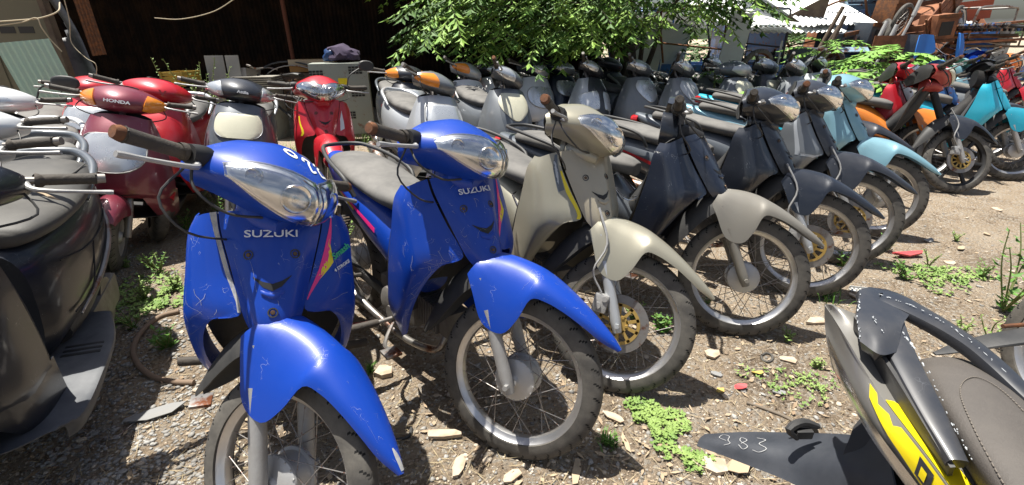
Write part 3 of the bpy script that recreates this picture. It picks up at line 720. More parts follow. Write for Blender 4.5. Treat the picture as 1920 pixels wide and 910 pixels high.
    fb = obj('floorboard', K('sfloor', P.get('floor', m_plastic), lambda: Surf([[(.44, 0, .272), (.43, .09, .272), (.38, .16, .270), (.34, .185, .258), (.32, .18, .20)], [(.30, 0, .274), (.30, .12, .274), (.30, .20, .272), (.30, .225, .262), (.27, .205, .20)], [(.1, 0, .275), (.1, .12, .275), (.1, .205, .274), (.1, .232, .262), (.1, .21, .195)], [(-.14, 0, .28), (-.14, .12, .28), (-.14, .20, .28), (-.14, .225, .268), (-.14, .20, .20)], [(-.30, 0, .31), (-.30, .10, .31), (-.30, .17, .31), (-.30, .195, .295), (-.30, .18, .22)]], 5, 4, True).shell(.004)), t)
    if P.get('floor_detail'):
        for k in range(6): obj('tread_rib', cached('rib', lambda: box(-.055, .055, -.007, .007, 0, .006, .002).me('tread_rib', m_plastic)), fb, Matrix.Translation((-.10 + (k % 3) * .03, .15 if k < 3 else -.15, .277)) @ Matrix.Rotation(R(90), 4, 'Z'))
        for px_, py_ in ((.30, .16), (.12, .165), (-.16, .15), (.02, .12)):
            obj('fixing_cap', cached('fixcap', lambda: lathe([(0, .012), (.0015, .0115), (.0015, .008), (.0005, .006), (.0005, 0)], 14, axis='z').me('fixing_cap', m_hub)), fb, Matrix.Translation((px_, py_, .2755)))
        for px_, py_, a_, b_ in ((.25, .17, .02, .008), (.21, .10, .035, .03), (.06, .18, .02, .007), (-.04, .17, .02, .007), (-.1, .1, .012, .012)):
            obj('mounting_slot', box(px_ - a_, px_ + a_, py_ - b_, py_ + b_, .2745, .2768).me('mounting_slot', m_black), fb)
    obj('body', K('sbody', body, lambda: loft([(.0, .49, .09, .20, .21), (-.06, .50, .13, .215, .22), (-.2, .53, .165, .20, .20), (-.4, .57, .185, .185, .17), (-.62, .62, .17, .155, .13), (-.82, .68, .11, .10, .08), (-.92, .72, .05, .05, .04), (-.94, .72, .03, .02, .02)], 26, ex=2.8)), t)
    obj('body_lower', K('sbodylow', m_plastic, lambda: loft([(-.12, .33, .12, .06, .05), (-.25, .38, .16, .08, .06), (-.5, .45, .17, .08, .07), (-.75, .54, .13, .06, .05)], 18)), t)
    if P.get('stripe'):
        for s_ in (-1, 1): obj('side_trim', K('strim%d' % s_, P['stripe'], lambda s_=s_: tube([(-.12, s_ * .158, .40), (-.35, s_ * .186, .47), (-.6, s_ * .176, .56), (-.84, s_ * .105, .66)], [.004, .011, .011, .004], 8)), t)
    obj('seat', seat_mesh(SEAT_S, seat, 's'), t, Matrix.Diagonal((1, P.get('seat_w', 1), 1, 1)))
    obj('grab_rail', K('srail', P.get('rail', m_alloy), lambda: tube([(-.45, -.165, .74), (-.52, -.175, .79), (-.66, -.160, .835), (-.79, -.09, .86), (-.81, 0, .862), (-.79, .09, .86), (-.66, .160, .835), (-.52, .175, .79), (-.45, .165, .74)], [.010, .014, .017, .018, .018, .018, .017, .014, .010], 12)), t)
    obj('tail_light', K('stail', m_red_l, lambda: loft([(-.97, .69, .04, .02, .03), (-.95, .69, .08, .035, .04), (-.88, .69, .10, .04, .045)], 14)), t)
    obj('engine', K('sengine', m_engine, lambda: box(-.66, -.2, -.06, -.13, .17, .30, .02).join(box(-.78, -.22, .06, .13, .15, .29, .03)).join(lathe([(-.02, 0), (-.02, .10), (.02, .11), (.025, 0)], 20).xf(Matrix.Translation((-.6, .10, .22))))), t)
    obj('exhaust', K('sexh', m_exh, lambda: tube([(-.2, -.12, .18), (-.4, -.15, .17), (-.5, -.17, .2), (-.86, -.18, .30), (-.88, -.18, .305)], [.014, .018, .05, .052, .03], 14)), t)
    obj('rear_fender', K('srf', m_plastic, lambda: fender_surf([(.16, .25, .15, .18, .07), (.0, .30, .0, .22, .08), (-.15, .30, -.14, .22, .085), (-.28, .2, -.25, .15, .08), (-.36, .02, -.33, .0, .07)]).shell(.003)), t, Matrix.Translation((-.62, 0, .212)))
    obj('centre_stand', K('sstand', m_steel, lambda: sym_join(lambda: tube([(-.25, .07, .16), (-.33, .13, .012)], .012, 8, 1)).join(cyl((-.29, -.1, .08), (-.29, .1, .08), .008))), t)
    co = obj('handlebar_cowl', K('scowl', cow, lambda: S_SCOWL.shell(.003).join(Surf([[(.15, 0, 1.038), (.148, .1, 1.02), (.138, .2, .972)], [(.13, 0, .97), (.13, .1, .965), (.128, .2, .95)], [(.13, 0, .91), (.13, .08, .91), (.128, .145, .91)]], 3, 3, True).shell(.003))), t, S)
    if P.get('dash', True): obj('instrument_panel', K('dash', m_glass if False else m_black, lambda: loft([(.145, 1.035, .05, .012, .01), (.17, 1.047, .075, .012, .01), (.205, 1.055, .06, .008, .01)], 14)), co)
    if P.get('ind'):
        for s_ in (-1, 1):
            A = [(1.6, 4 + s_ * a) for a in (1.75, 2.5, 3.2, 3.7)]; B = [(3.7, 4 + s_ * 1.55), (3.9, 4 + s_ * 2.3), (3.6, 4 + s_ * 3.1), (3.0, 4 + s_ * 3.7)]
            if s_ < 0: A, B = B, A
            obj('indicator', K('sind%d' % s_, P['ind'], lambda A=A, B=B: panel(S_SCOWL, A, B, .010, .009, 4, 6)), co)
    if P.get('cowl_lamp'):
        obj('headlight', K('clamp', P.get('lens2', m_clear), lambda: panel(S_SCOWL, [(2.5, 2.3), (2.25, 3.2), (2.2, 4), (2.25, 4.8), (2.5, 5.7)], [(3.3, 2.1), (4.1, 3.2), (4.25, 4), (4.1, 4.8), (3.3, 5.9)], .010, .009, 5, 7)), co)
    if P.get('cowl_mark'):
        s_, sz, m_, sx = P['cowl_mark']
        p = S_SCOWL.pt(3.0, 4, .004); n_ = Vector((.93, 0, .36)).normalized(); xx = Vector((0, 1, 0)); yy = n_.cross(xx)
        Q = Matrix(((xx.x, yy.x, n_.x, p[0]), (xx.y, yy.y, n_.y, p[1]), (xx.z, yy.z, n_.z, p[2]), (0, 0, 0, 1)))
        obj('badge_lettering', text_mesh(s_, sz, m_, sx=sx, bold=.03), co, Q)
    hb = obj('handlebar', K('shb', m_steel, lambda: tube([(.16, -.36, .985), (.165, -.2, .975), (.165, .2, .975), (.16, .36, .985)], .0105, 8).join(cyl((.17, 0, .97), (.29, 0, .80), .02))), t, S)
    for s_ in (-1, 1):
        obj('grip', K('sgrip%d' % s_, P.get('grip', m_grip), lambda s_=s_: tube([(.163, s_ * .22, .976), (.163, s_ * .228, .976), (.161, s_ * .235, .977), (.159, s_ * .345, .984), (.159, s_ * .352, .984)], [.021, .021, .0165, .0172, .019], 12, 2)), hb)
        obj('bar_end', K('sbend%d' % s_, P.get('barend', m_steel), lambda s_=s_: tube([(.159, s_ * .352, .984), (.158, s_ * .375, .986)], [.015, .014], 12, 1)), hb)
        obj('brake_lever', K('slever%d' % s_, m_alloy, lambda s_=s_: tube([(.175, s_ * .20, .968), (.21, s_ * .215, .962), (.222, s_ * .26, .960), (.208, s_ * .34, .955), (.205, s_ * .378, .953), (.205, s_ * .39, .953)], [.010, .0075, .006, .0055, .008, .007], 8, 3)), hb)
    obj('brake_cable', K('sbrake', m_plastic, lambda: sym_join(lambda: tube([(.19, .19, .955), (.25, .22, .90), (.25, .12, .86), (.2, .04, .84)], .0035, 6))), t, S)
    for s_ in P.get('mirrors', []):
        mo = obj('mirror_stalk', K('smst%d' % s_, m_black, lambda s_=s_: tube([(.17, s_ * .2, .99), (.18, s_ * .24, 1.06), (.2, s_ * .33, 1.09)], .0055, 6)), hb)
        obj('mirror', K('smir%d' % s_, m_plastic, lambda s_=s_: loft([(-.02, 0, .05, .028, .028), (-.005, 0, .075, .042, .042), (.012, 0, .07, .04, .04), (.02, 0, .04, .02, .02)], 18).xf(Matrix.Translation((.2, s_ * .38, 1.10)))), mo)
    return t
def by_head(px, py, hd, st, lean=6, xh=.27, zh=1.0):
    """origin of a machine whose cowl centre shows at this pixel"""
    p = at(px, py, zh * math.cos(R(lean)))
    A = SA0 if xh < 1 else A0
    v = Matrix.Rotation(R(hd), 4, 'Z') @ Matrix.Rotation(R(-lean), 4, 'X') @ steer_m(R(st), SA0) @ Vector((xh, 0, zh))
    return p.x - v.x, p.y - v.y
# ------------------------------------------------------------------ ground
def gh(x, y):
    v = Vector((x, y, 0))
    return (noise.fractal(v * 1.1, .6, 2.1, 4) * .018 + noise.noise(v * 9) * .004) * min(1, max(0, 1))
def soil_mat():
    m = bpy.data.materials.new('soil'); m.use_nodes = True; n = m.node_tree; L = n.links.new; b = n.nodes['Principled BSDF']
    t = n.nodes.new('ShaderNodeTexCoord')
    def noi(s, d=8, r=.65):
        q = n.nodes.new('ShaderNodeTexNoise'); q.inputs['Scale'].default_value = s; q.inputs['Detail'].default_value = d; q.inputs['Roughness'].default_value = r
        L(t.outputs['Object'], q.inputs['Vector']); return q.outputs['Fac']
    def vor(s):
        q = n.nodes.new('ShaderNodeTexVoronoi'); q.inputs['Scale'].default_value = s; L(t.outputs['Object'], q.inputs['Vector']); return q
    r = n.nodes.new('ShaderNodeValToRGB'); e = r.color_ramp.elements
    e[0].position = .36; e[0].color = (.22, .165, .115, 1); e[1].position = .72; e[1].color = (.60, .50, .38, 1)
    k = r.color_ramp.elements.new(.5); k.color = (.46, .355, .25, 1)
    L(noi(2.2), r.inputs[0])
    v = vor(70); f = n.nodes.new('ShaderNodeMapRange'); f.inputs[1].default_value = .62; f.inputs[2].default_value = .74
    L(v.outputs['Color'], f.inputs[0])
    mx_ = n.nodes.new('ShaderNodeMix'); mx_.data_type = 'RGBA'; L(f.outputs[0], mx_.inputs[0]); L(r.outputs[0], mx_.inputs[6]); mx_.inputs[7].default_value = (.55, .49, .41, 1)
    v2 = vor(210); f2 = n.nodes.new('ShaderNodeMapRange'); f2.inputs[1].default_value = .5; f2.inputs[2].default_value = .9; L(v2.outputs['Color'], f2.inputs[0])
    mx2 = n.nodes.new('ShaderNodeMix'); mx2.data_type = 'RGBA'; L(f2.outputs[0], mx2.inputs[0]); L(mx_.outputs[2], mx2.inputs[6]); mx2.inputs[7].default_value = (.50, .41, .31, 1)
    L(mx2.outputs[2], b.inputs['Base Color']); b.inputs['Roughness'].default_value = .95; b.inputs['Specular IOR Level'].default_value = .15
    ad = n.nodes.new('ShaderNodeMath'); ad.operation = 'MULTIPLY_ADD'; L(v.outputs['Distance'], ad.inputs[0]); ad.inputs[1].default_value = -.6; L(noi(60, 8, .8), ad.inputs[2])
    bp = n.nodes.new('ShaderNodeBump'); bp.inputs['Strength'].default_value = 1.; bp.inputs['Distance'].default_value = .04; L(ad.outputs[0], bp.inputs['Height']); L(bp.outputs[0], b.inputs['Normal'])
    return m
m_soil = soil_mat()
xs = sorted(set([round(-5 + i * .05, 3) for i in range(221)] + [-1500, -400, -120, -50, -25, -14, -9, -6.5, 7.5, 10, 16, 30, 60, 140, 400, 1500]))
ys = sorted(set([round(-.5 + i * .05, 3) for i in range(150)] + [-800, -100, -20, -5, -2, 8, 9.5, 12, 16, 24, 40, 80, 160, 400, 900, 2000]))
gv = [(x, y, gh(x, y) if (abs(x) < 12 and -3 < y < 14) else 0) for y in ys for x in xs]; nx = len(xs)
gf = [(j * nx + i, j * nx + i + 1, (j + 1) * nx + i + 1, (j + 1) * nx + i) for j in range(len(ys) - 1) for i in range(nx - 1)]
tag(obj('ground', mesh('ground', gv, gf, m_soil, ang=180)), kind='structure')
# stones: one unit shape set, thousands of pebbles as one heap of geometry
def stone(r, fl, rg):
    bm = bmesh.new(); bmesh.ops.create_icosphere(bm, subdivisions=1, radius=1)
    V = []
    for v in bm.verts:
        k = rg.uniform(.72, 1.2); V.append((v.co.x * k * r, v.co.y * k * r * rg.uniform(.6, 1), v.co.z * k * r * fl))
    bm.verts.index_update(); F = [tuple(v.index for v in f.verts) for f in bm.faces]; bm.free(); return V, F
stones = [stone(1, f, rnd) for f in (.45, .5, .6, .4, .55, .3)]
def scatter(name, n, region, rr, m, seed, lift=.3):
    rg = random.Random(seed); V = []; F = []
    for i in range(n):
        x, y, dens = region(rg)
        s_, ff = stones[rg.randrange(6)]; r_ = rg.uniform(*rr) * rg.choice((.6, .8, 1, 1.4)); a = rg.uniform(0, 6.3); c, q = math.cos(a), math.sin(a)
        z = gh(x, y) + r_ * lift * .4; k = len(V)
        V += [(x + (p[0] * c - p[1] * q) * r_, y + (p[0] * q + p[1] * c) * r_, z + p[2] * r_) for p in s_]
        F += [tuple(t_ + k for t_ in f) for f in ff]
    return tag(obj(name, mesh(name, V, F, m, ang=180)), kind='stuff')
def reg_all(rg):
    while 1:
        px, py = rg.uniform(-60, 1980), 200 + 760 * rg.random() ** .55
        p = at(px, py)
        if p.y < 7.5 and abs(p.x) < 7: return p.x, p.y, 1
def reg_left(rg):
    while 1:
        p = at(rg.uniform(60, 420), rg.uniform(430, 960))
        if noise.noise(Vector((p.x, p.y, 0)) * 2.5) > -.25 or p.y < 1.3: return p.x, p.y, 1
m_peb = [mat('pebble_tan', (.52, .45, .36), .9, col2=(.34, .27, .2), c2scale=5), mat('pebble_grey', (.35, .34, .32), .85, col2=(.2, .19, .175), c2scale=6), mat('pebble_brown', (.22, .165, .115), .95)]
scatter('tan_gravel', 5200, reg_all, (.003, .008), m_peb[0], 1)
scatter('brown_gravel', 4200, reg_all, (.003, .008), m_peb[2], 2)
scatter('grey_gravel', 3400, reg_left, (.004, .011), m_peb[1], 3)
scatter('pale_gravel', 2600, reg_all, (.004, .010), m_peb[1], 4)
m_leafd = mat('dry_leaf', (.40, .31, .21), .9, col2=(.27, .19, .12), c2scale=4)
m_straw = mat('dry_straw', (.42, .34, .21), .9)
def litter(name, n, seed, L_, W_, m, region):
    rg = random.Random(seed); V = []; F = []
    for i in range(n):
        x, y, _ = region(rg); a = rg.uniform(0, 6.3); l = rg.uniform(*L_); w_ = rg.uniform(*W_); z = gh(x, y) + .003
        d = Vector((math.cos(a), math.sin(a), rg.uniform(-.15, .3))); s_ = Vector((-math.sin(a), math.cos(a), rg.uniform(-.3, .3))); p = Vector((x, y, z + rg.random() * .006))
        k = len(V); V += [p - d * l / 2, p + s_ * w_ / 2 + Vector((0, 0, w_ * .25)), p + d * l / 2 + Vector((0, 0, .003)), p - s_ * w_ / 2]
        F += [(k, k + 1, k + 2, k + 3)]
    return tag(obj(name, mesh(name, V, F, m, smooth=False)), kind='stuff')
litter('leaf_litter', 800, 5, (.012, .05), (.006, .018), m_leafd, reg_all)
litter('straw_litter', 3400, 6, (.015, .10), (.001, .003), m_straw, reg_all)
litter('bark_litter', 1500, 9, (.006, .022), (.004, .010), mat('dark_bark_crumbs', (.10, .07, .045), .95), reg_all)
# ------------------------------------------------------------------ loose pieces of debris
def chip(name, px, py, sx, sy, ang, th, m, label, cat_, group=None, n=7, seed=0, warp=.0):
    rg = random.Random(seed * 7 + int(px)); p = at(px, py); out = []
    for k in range(n):
        a = 2 * math.pi * (k + rg.uniform(-.25, .25)) / n; c = math.cos(a); s_ = math.sin(a)
        q = max(abs(c), abs(s_)); out.append((c / q ** .6 * sx / 2 * rg.uniform(.8, 1.1), s_ / q ** .6 * sy / 2 * rg.uniform(.8, 1.1)))
    mb = plate(out, th, 'z')
    mb.V = [(v[0], v[1], v[2] + warp * (v[0] ** 2 / max(sx, .01) - v[1] * .6)) for v in mb.V]
    o = obj(name, mb.me(name, m, smooth=False))
    o.matrix_world = Matrix.Translation((p.x, p.y, gh(p.x, p.y) + th / 2 + .004)) @ Matrix.Rotation(R(ang), 4, 'Z') @ Matrix.Rotation(R(rg.uniform(-4, 4)), 4, 'X')
    return tag(o, label, cat_, group)
m_slabc = mat('pale_tile', (.46, .38, .29), .85, col2=(.36, .27, .19), c2scale=18, bump=.4)
m_slate = mat('grey_plastic_scrap', (.22, .225, .23), .7, dust=.4)
m_redp = mat('red_plastic', (.55, .05, .06), .5, dust=.25)
m_card = mat('torn_cardboard', (.40, .31, .21), .9, bump=.3)
m_whitep = mat('white_plastic', (.62, .62, .6), .6, dust=.3)
m_yel = mat('yellow_leaf', (.52, .38, .10), .7)
chip('stone_slab', 832, 823, .13, .032, 2, .014, m_slabc, 'long flat beige stone strip lying below the second blue motorcycle wheel', 'stone', n=8)
chip('stone_slab', 720, 703, .085, .075, 20, .02, m_slabc, 'chunky beige stone slab between the two blue motorcycles', 'stone', n=6)
chip('plastic_scrap', 292, 778, .20, .07, 28, .004, m_slate, 'torn grey plastic cover scrap on gravel near the black scooter', 'scrap', n=7, warp=.2)
chip('red_scrap', 672, 612, .16, .035, 15, .004, m_redp, 'curved red plastic strip on the ground between both blue motorcycles', 'scrap', warp=.3)
chip('red_scrap', 1388, 728, .035, .05, 70, .003, m_redp, 'small crumpled pink red plastic scrap in the middle of the dirt', 'scrap', warp=.8)
chip('red_scrap', 1698, 483, .20, .06, 5, .01, m_redp, 'faded red plastic piece beside the weeds at the right', 'scrap', warp=.5)
chip('white_scrap', 1478, 676, .075, .05, -20, .004, m_slabc, 'pale cream tile fragment beside the rubber ring', 'scrap', n=5)
chip('cardboard_scrap', 1173, 840, .02, .10, 6, .004, m_card, 'narrow upright beige cardboard strip below the gold motorcycle wheel', 'scrap', n=5)
chip('cardboard_scrap', 1080, 890, .03, .12, -12, .004, m_card, 'bent brown cardboard strip at the bottom edge of the dirt', 'scrap', n=6)
chip('stone_slab', 1530, 606, .12, .05, 8, .012, m_slabc, 'beige rock slab lying behind the grey motorcycle tail', 'stone', n=6)
chip('stone_slab', 1336, 665, .09, .06, 30, .01, m_slabc, 'angular tan stone right of the gold motorcycle wheel', 'stone', n=6)
chip('leaf', 1420, 700, .05, .035, 10, .002, m_yel, 'yellow fallen leaf on the dirt near the rubber ring', 'leaf', warp=.8)
chip('leaf', 1350, 733, .035, .03, 60, .002, m_yel, 'small pale yellow leaf left of the red plastic scrap', 'leaf', warp=.8)
chip('plastic_scrap', 1342, 702, .05, .03, -35, .006, m_slate, 'small dark grey plastic chip on dirt below the fourth wheel', 'scrap')
chip('stone_slab', 1330, 880, .07, .11, 75, .015, m_slabc, 'pale rock at the bottom edge left of the black mudguard', 'stone', n=6)
chip('cardboard_scrap', 1382, 880, .10, .07, 40, .003, m_card, 'crumpled beige paper scrap under the black mudguard tip', 'scrap', warp=.6)
for k, (px, py, m_) in enumerate([(1640, 470, m_slate), (1800, 470, m_card), (1870, 395, m_slabc), (1560, 420, m_slabc), (1780, 495, m_slabc), (1740, 455, m_slate), (1850, 440, m_card), (1600, 560, m_slabc), (1150, 790, m_slabc), (1460, 735, m_slate), (960, 900, m_slabc), (860, 880, m_slabc), (700, 860, m_slabc)]):
    chip('debris_chip', px, py, .05 + .02 * (k % 3), .04, 40 * k, .006, m_, 'small flat chip of debris lying on the bare dirt', 'debris', 'flat debris chips on the dirt', seed=k, warp=.3)
rg = random.Random(21)
for k in range(290):
    px, py = rg.uniform(120, 1900), 330 + 560 * rg.random()
    m_ = rg.choice((m_peb[0], m_peb[1], m_slabc, m_peb[0]))
    nm, lb, gr = {0: ('stone_chip', 'small rounded tan stone lying on the dirt', 'loose tan stones on the dirt'), 1: ('stone_chip', 'small rounded grey stone lying on the dirt', 'loose grey stones on the dirt'), 2: ('stone_chip', 'small pale beige stone lying on the dirt', 'loose beige stones on the dirt')}[0 if m_ is m_peb[0] else 1 if m_ is m_peb[1] else 2]
    p = at(px, py); r_ = rg.uniform(.007, .018)
    me = cached(('stonem', k % 6, m_.name), lambda: mesh('stone_chip', stones[k % 6][0], stones[k % 6][1], m_, ang=70))
    o = obj(nm, me); o.matrix_world = Matrix.Translation((p.x, p.y, gh(p.x, p.y) + r_ * .3)) @ Matrix.Rotation(rg.uniform(0, 6.3), 4, 'Z') @ Matrix.Diagonal((r_ * 1.2, r_, r_, 1))
    tag(o, lb, 'stone', gr)
def hose(name, pts, r_, m, label, cat_, z=.0):
    P = []
    for a, b in pts:
        p = at(a, b); P.append((p.x, p.y, gh(p.x, p.y) + r_ * .8 + z))
    return tag(obj(name, tube(P, r_, 10, 6).me(name, m)), label, cat_)
m_hose = mat('muddy_hose', (.19, .13, .09), .8, dust=.5, dustcol=(.22, .16, .11), bump=.3)
hose('hose', [(338, 590), (300, 600), (268, 628), (252, 660), (262, 690), (290, 712), (330, 722), (365, 722)], .012, m_hose, 'muddy brown rubber hose looping on the ground left of the first blue motorcycle', 'hose')
hose('rubber_ring', [(1428, 668), (1436, 664), (1446, 667), (1448, 675), (1440, 680), (1430, 677), (1427, 670)], .005, m_rubber, 'small black rubber ring lying on dirt beside a cream tile', 'ring')
hose('stick', [(1400, 755), (1440, 768), (1480, 785), (1505, 808)], .006, mat('grey_twig', (.16, .13, .10), .9, bump=.6), 'long grey stick on the dirt behind the black mudguard', 'stick')
hose('cable_scrap', [(700, 812), (712, 825), (745, 828), (768, 822), (772, 808)], .006, m_plastic, 'short black cable curl on gravel beside the first blue fender tip', 'cable')
hose('stick', [(180, 828), (215, 824), (245, 800), (262, 788)], .004, m_steel, 'thin bent metal rod on the shaded gravel', 'rod')
def bracket():
    mb = MB().join(box(-.05, .05, -.012, .012, 0, .003)).join(box(-.05, .05, .012, .015, 0, .02))
    for k in range(5): mb.join(box(-.045 + k * .02, -.037 + k * .02, -.008, .008, .003, .012))
    return mb
p = at(1612, 549); o = obj('plastic_bracket', bracket().me('plastic_bracket', m_whitep)); o.matrix_world = Matrix.Translation((p.x, p.y, .01)) @ Matrix.Rotation(R(-15), 4, 'Z')
tag(o, 'white ribbed plastic bracket on dirt behind the grey motorcycle tail', 'bracket')
# ------------------------------------------------------------------ plants
m_stem = mat('weed_stem', (.16, .19, .06), .8)
def leafm(name, c, c2): return mat(name, c, .62, col2=c2, c2scale=9, spec=.35)
m_weed = leafm('weed_leaf', (.10, .22, .035), (.06, .15, .025)); m_weed2 = leafm('pale_weed_leaf', (.23, .33, .09), (.15, .25, .06))
m_bright = leafm('bright_leaf', (.19, .36, .06), (.12, .27, .04)); m_tree = leafm('tree_leaf', (.065, .145, .022), (.035, .085, .014))  # dark tree_leaf also serves as the crown's shaded leaf tone
def leaf_faces(V, F, p, d, s_, l, w_, droop=.3):
    """one folded leaf: four triangles"""
    k = len(V); up = d.cross(s_).normalized()
    mid = p + d * l * .5 + up * w_ * .12
    V += [p, p + d * l * .45 + s_ * w_ * .5 + up * w_ * .18, p + d * l - up * l * droop * .35, p + d * l * .45 - s_ * w_ * .5 + up * w_ * .18, p + d * l * .5 - up * w_ * .05]
    F += [(k, k + 1, k + 4), (k + 1, k + 2, k + 4), (k + 2, k + 3, k + 4), (k + 3, k, k + 4)]
def weed(px, py, h, n, m, label, spread=.5, ll=.035, seed=0, stems=5, cat_='weed', group='weeds growing in the dirt', plume=False):
    rg = random.Random(seed + int(px)); p0 = at(px, py); base = Vector((p0.x, p0.y, gh(p0.x, p0.y)))
    o = thing('weed_plant', label, cat_, Matrix.Translation(base), group)
    V = []; F = []; st = MB()
    for k in range(stems):
        a = rg.uniform(0, 6.3); tip = Vector((math.cos(a) * spread * h * rg.uniform(.3, 1), math.sin(a) * spread * h * rg.uniform(.3, 1), h * rg.uniform(.55, 1)))
        mid = tip * .5 + Vector((rg.uniform(-.1, .1) * h, rg.uniform(-.1, .1) * h, h * .08))
        C_ = cat([(0, 0, 0), mid, tip], 6); st.join(tube([tuple(c) for c in C_], [.0035 * (1 - .7 * i / len(C_)) + h * .002 for i in range(len(C_))], 5, 1))
        for j in range(n):
            t = (j + .5) / n; q = Vector(C_[min(int(t * (len(C_) - 1)) + 0, len(C_) - 1)]); q = q.lerp(Vector(C_[min(int(t * (len(C_) - 1)) + 1, len(C_) - 1)]), t * (len(C_) - 1) % 1)
            aa = rg.uniform(0, 6.3); d = Vector((math.cos(aa), math.sin(aa), rg.uniform(-.1, .6))).normalized(); s_ = d.cross(Vector((0, 0, 1))).normalized()
            L_ = ll * rg.uniform(.6, 1.2) * (1.15 - .5 * t) if not (plume and t > .55) else ll * .45
            leaf_faces(V, F, q, d, s_, L_, L_ * .5)
    obj('stem', st.me('stem', m_stem), o); lf = obj('foliage', mesh('foliage', V, F, m, smooth=False), o); lf['kind'] = 'stuff'
    return o
WD = [(1700, 525, .16, 'leafy green weed clump in front of the light blue motorcycle wheel', m_weed, 9, .04), (1740, 500, .12, 'dry spindly weed beside the faded red plastic piece', m_weed2, 6, .02),
      (1880, 585, .46, 'tall green weed at the right edge beside the parked wheel', m_weed, 12, .055), (1855, 640, .16, 'low weed tuft right of the grey motorcycle tail', m_weed2, 8, .03),
      (1437, 612, .10, 'small leafy weed standing before the fourth front wheel', m_weed, 8, .035), (1475, 640, .06, 'tiny weed sprout on the dirt near the rubber ring', m_weed2, 6, .025),
      (1530, 690, .05, 'flat weed sprout left of the grey motorcycle tail', m_weed2, 7, .022), (1315, 585, .09, 'weed growing between the gold and dark motorcycle wheels', m_weed, 8, .03),
      (1240, 620, .10, 'weed behind the spokes of the gold motorcycle wheel', m_weed, 8, .04), (1190, 595, .10, 'bright weed behind the gold brake disc', m_weed2, 8, .04),
      (1660, 470, .13, 'weed at the foot of the sixth front wheel', m_weed, 8, .035), (1720, 400, .12, 'weed seen through the light blue motorcycle wheel', m_weed2, 8, .035),
      (270, 560, .14, 'low green weeds on gravel behind the black scooter floorboard', m_weed2, 9, .035), (315, 655, .11, 'bright weed tuft inside the loop of brown hose', m_weed, 9, .045),
      (235, 500, .10, 'small weed beside the maroon scooter wheel', m_weed2, 8, .03), (300, 510, .16, 'thin flowering weed below the maroon floorboard', m_weed, 7, .03), (350, 430, .16, 'weed patch in the shade right of the maroon scooter', m_weed, 9, .04),
      (1800, 625, .10, 'weed tuft behind the black grab rail', m_weed2, 8, .03), (1160, 430, .35, 'spiky weed growing beside the dark red tail of a motorcycle', m_weed2, 9, .05), (1215, 400, .28, 'broad leaf weed between gold and navy motorcycles', m_weed, 8, .06),
      (1020, 290, .5, 'tall seeding weed between grey scooter and gold motorcycle', m_weed2, 10, .05), (1790, 455, .07, 'flat dry grass patch on the bare ground at right', m_weed2, 9, .02), (410, 400, .2, 'weed behind the first blue motorcycle', m_weed, 8, .04),
      (560, 310, .22, 'grass weed before the red motorcycle', m_weed2, 8, .04), (650, 455, .18, 'weed under the seat of the second blue motorcycle', m_weed2, 8, .04), (700, 300, .25, 'grassy weed right of the red motorcycle', m_weed2, 9, .04),
      (250, 620, .10, 'straggly weed beside the hose loop on the left', m_weed, 7, .03), (285, 500, .13, 'grassy weed behind the flowering one below the maroon scooter', m_weed2, 8, .03), (330, 540, .12, 'leafy weed close to the first blue motorcycle leg shield', m_weed2, 8, .035), (1580, 500, .12, 'weed sprouting between the fifth and sixth front wheels', m_weed, 8, .035), (1840, 520, .10, 'small weed on the bare ground left of the tall weed', m_weed, 7, .03),
      (460, 330, .2, 'green plant in shade left of grey scooter', m_weed, 8, .06)]
for k, (a, b, h_, lb, m_, n_, ll) in enumerate(WD): weed(a, b, h_, n_, m_, lb, .6, ll, k * 13, 7)
# creeping patch
def creeper(px, py, rx, ry, n, m, label, ll=.014, seed=3):
    rg = random.Random(seed); V = []; F = []; c = at(px, py)
    for k in range(n):
        a = rg.uniform(0, 6.3); q = rg.random() ** .5 * (1 + .45 * math.sin(a * 3 + 1)); x = c.x + rx * q * math.cos(a); y = c.y + ry * q * math.sin(a)
        z = gh(x, y) + rg.uniform(.004, .022)
        for j in range(4):
            aa = rg.uniform(0, 6.3); d = Vector((math.cos(aa), math.sin(aa), rg.uniform(0, .5))).normalized(); leaf_faces(V, F, Vector((x, y, z)), d, d.cross(Vector((0, 0, 1))).normalized(), ll * rg.uniform(.7, 1.4), ll * .75)
    return tag(obj('creeping_plant', mesh('creeping_plant', V, F, m, smooth=False)), label, 'ground cover', kind='stuff')
creeper(1240, 800, .080, .115, 330, m_weed2, 'bright green creeping weed patch on dirt beside the black mudguard')
creeper(1200, 775, .05, .04, 90, m_weed2, 'thin creeping runners left of the bright weed patch', seed=4)
creeper(1300, 870, .05, .04, 90, m_weed2, 'small creeping sprouts near the bottom pale rock', seed=5)
creeper(290, 560, .30, .28, 420, m_weed2, 'low creeping weeds over the gravel by the hose', .02, 6)
creeper(1760, 520, .25, .16, 300, m_weed2, 'thin mossy weeds around the green clump at right', .016, 7)
creeper(1500, 720, .22, .1, 160, m_weed2, 'sparse mossy sprouts left of the grey tail', .010, 8)
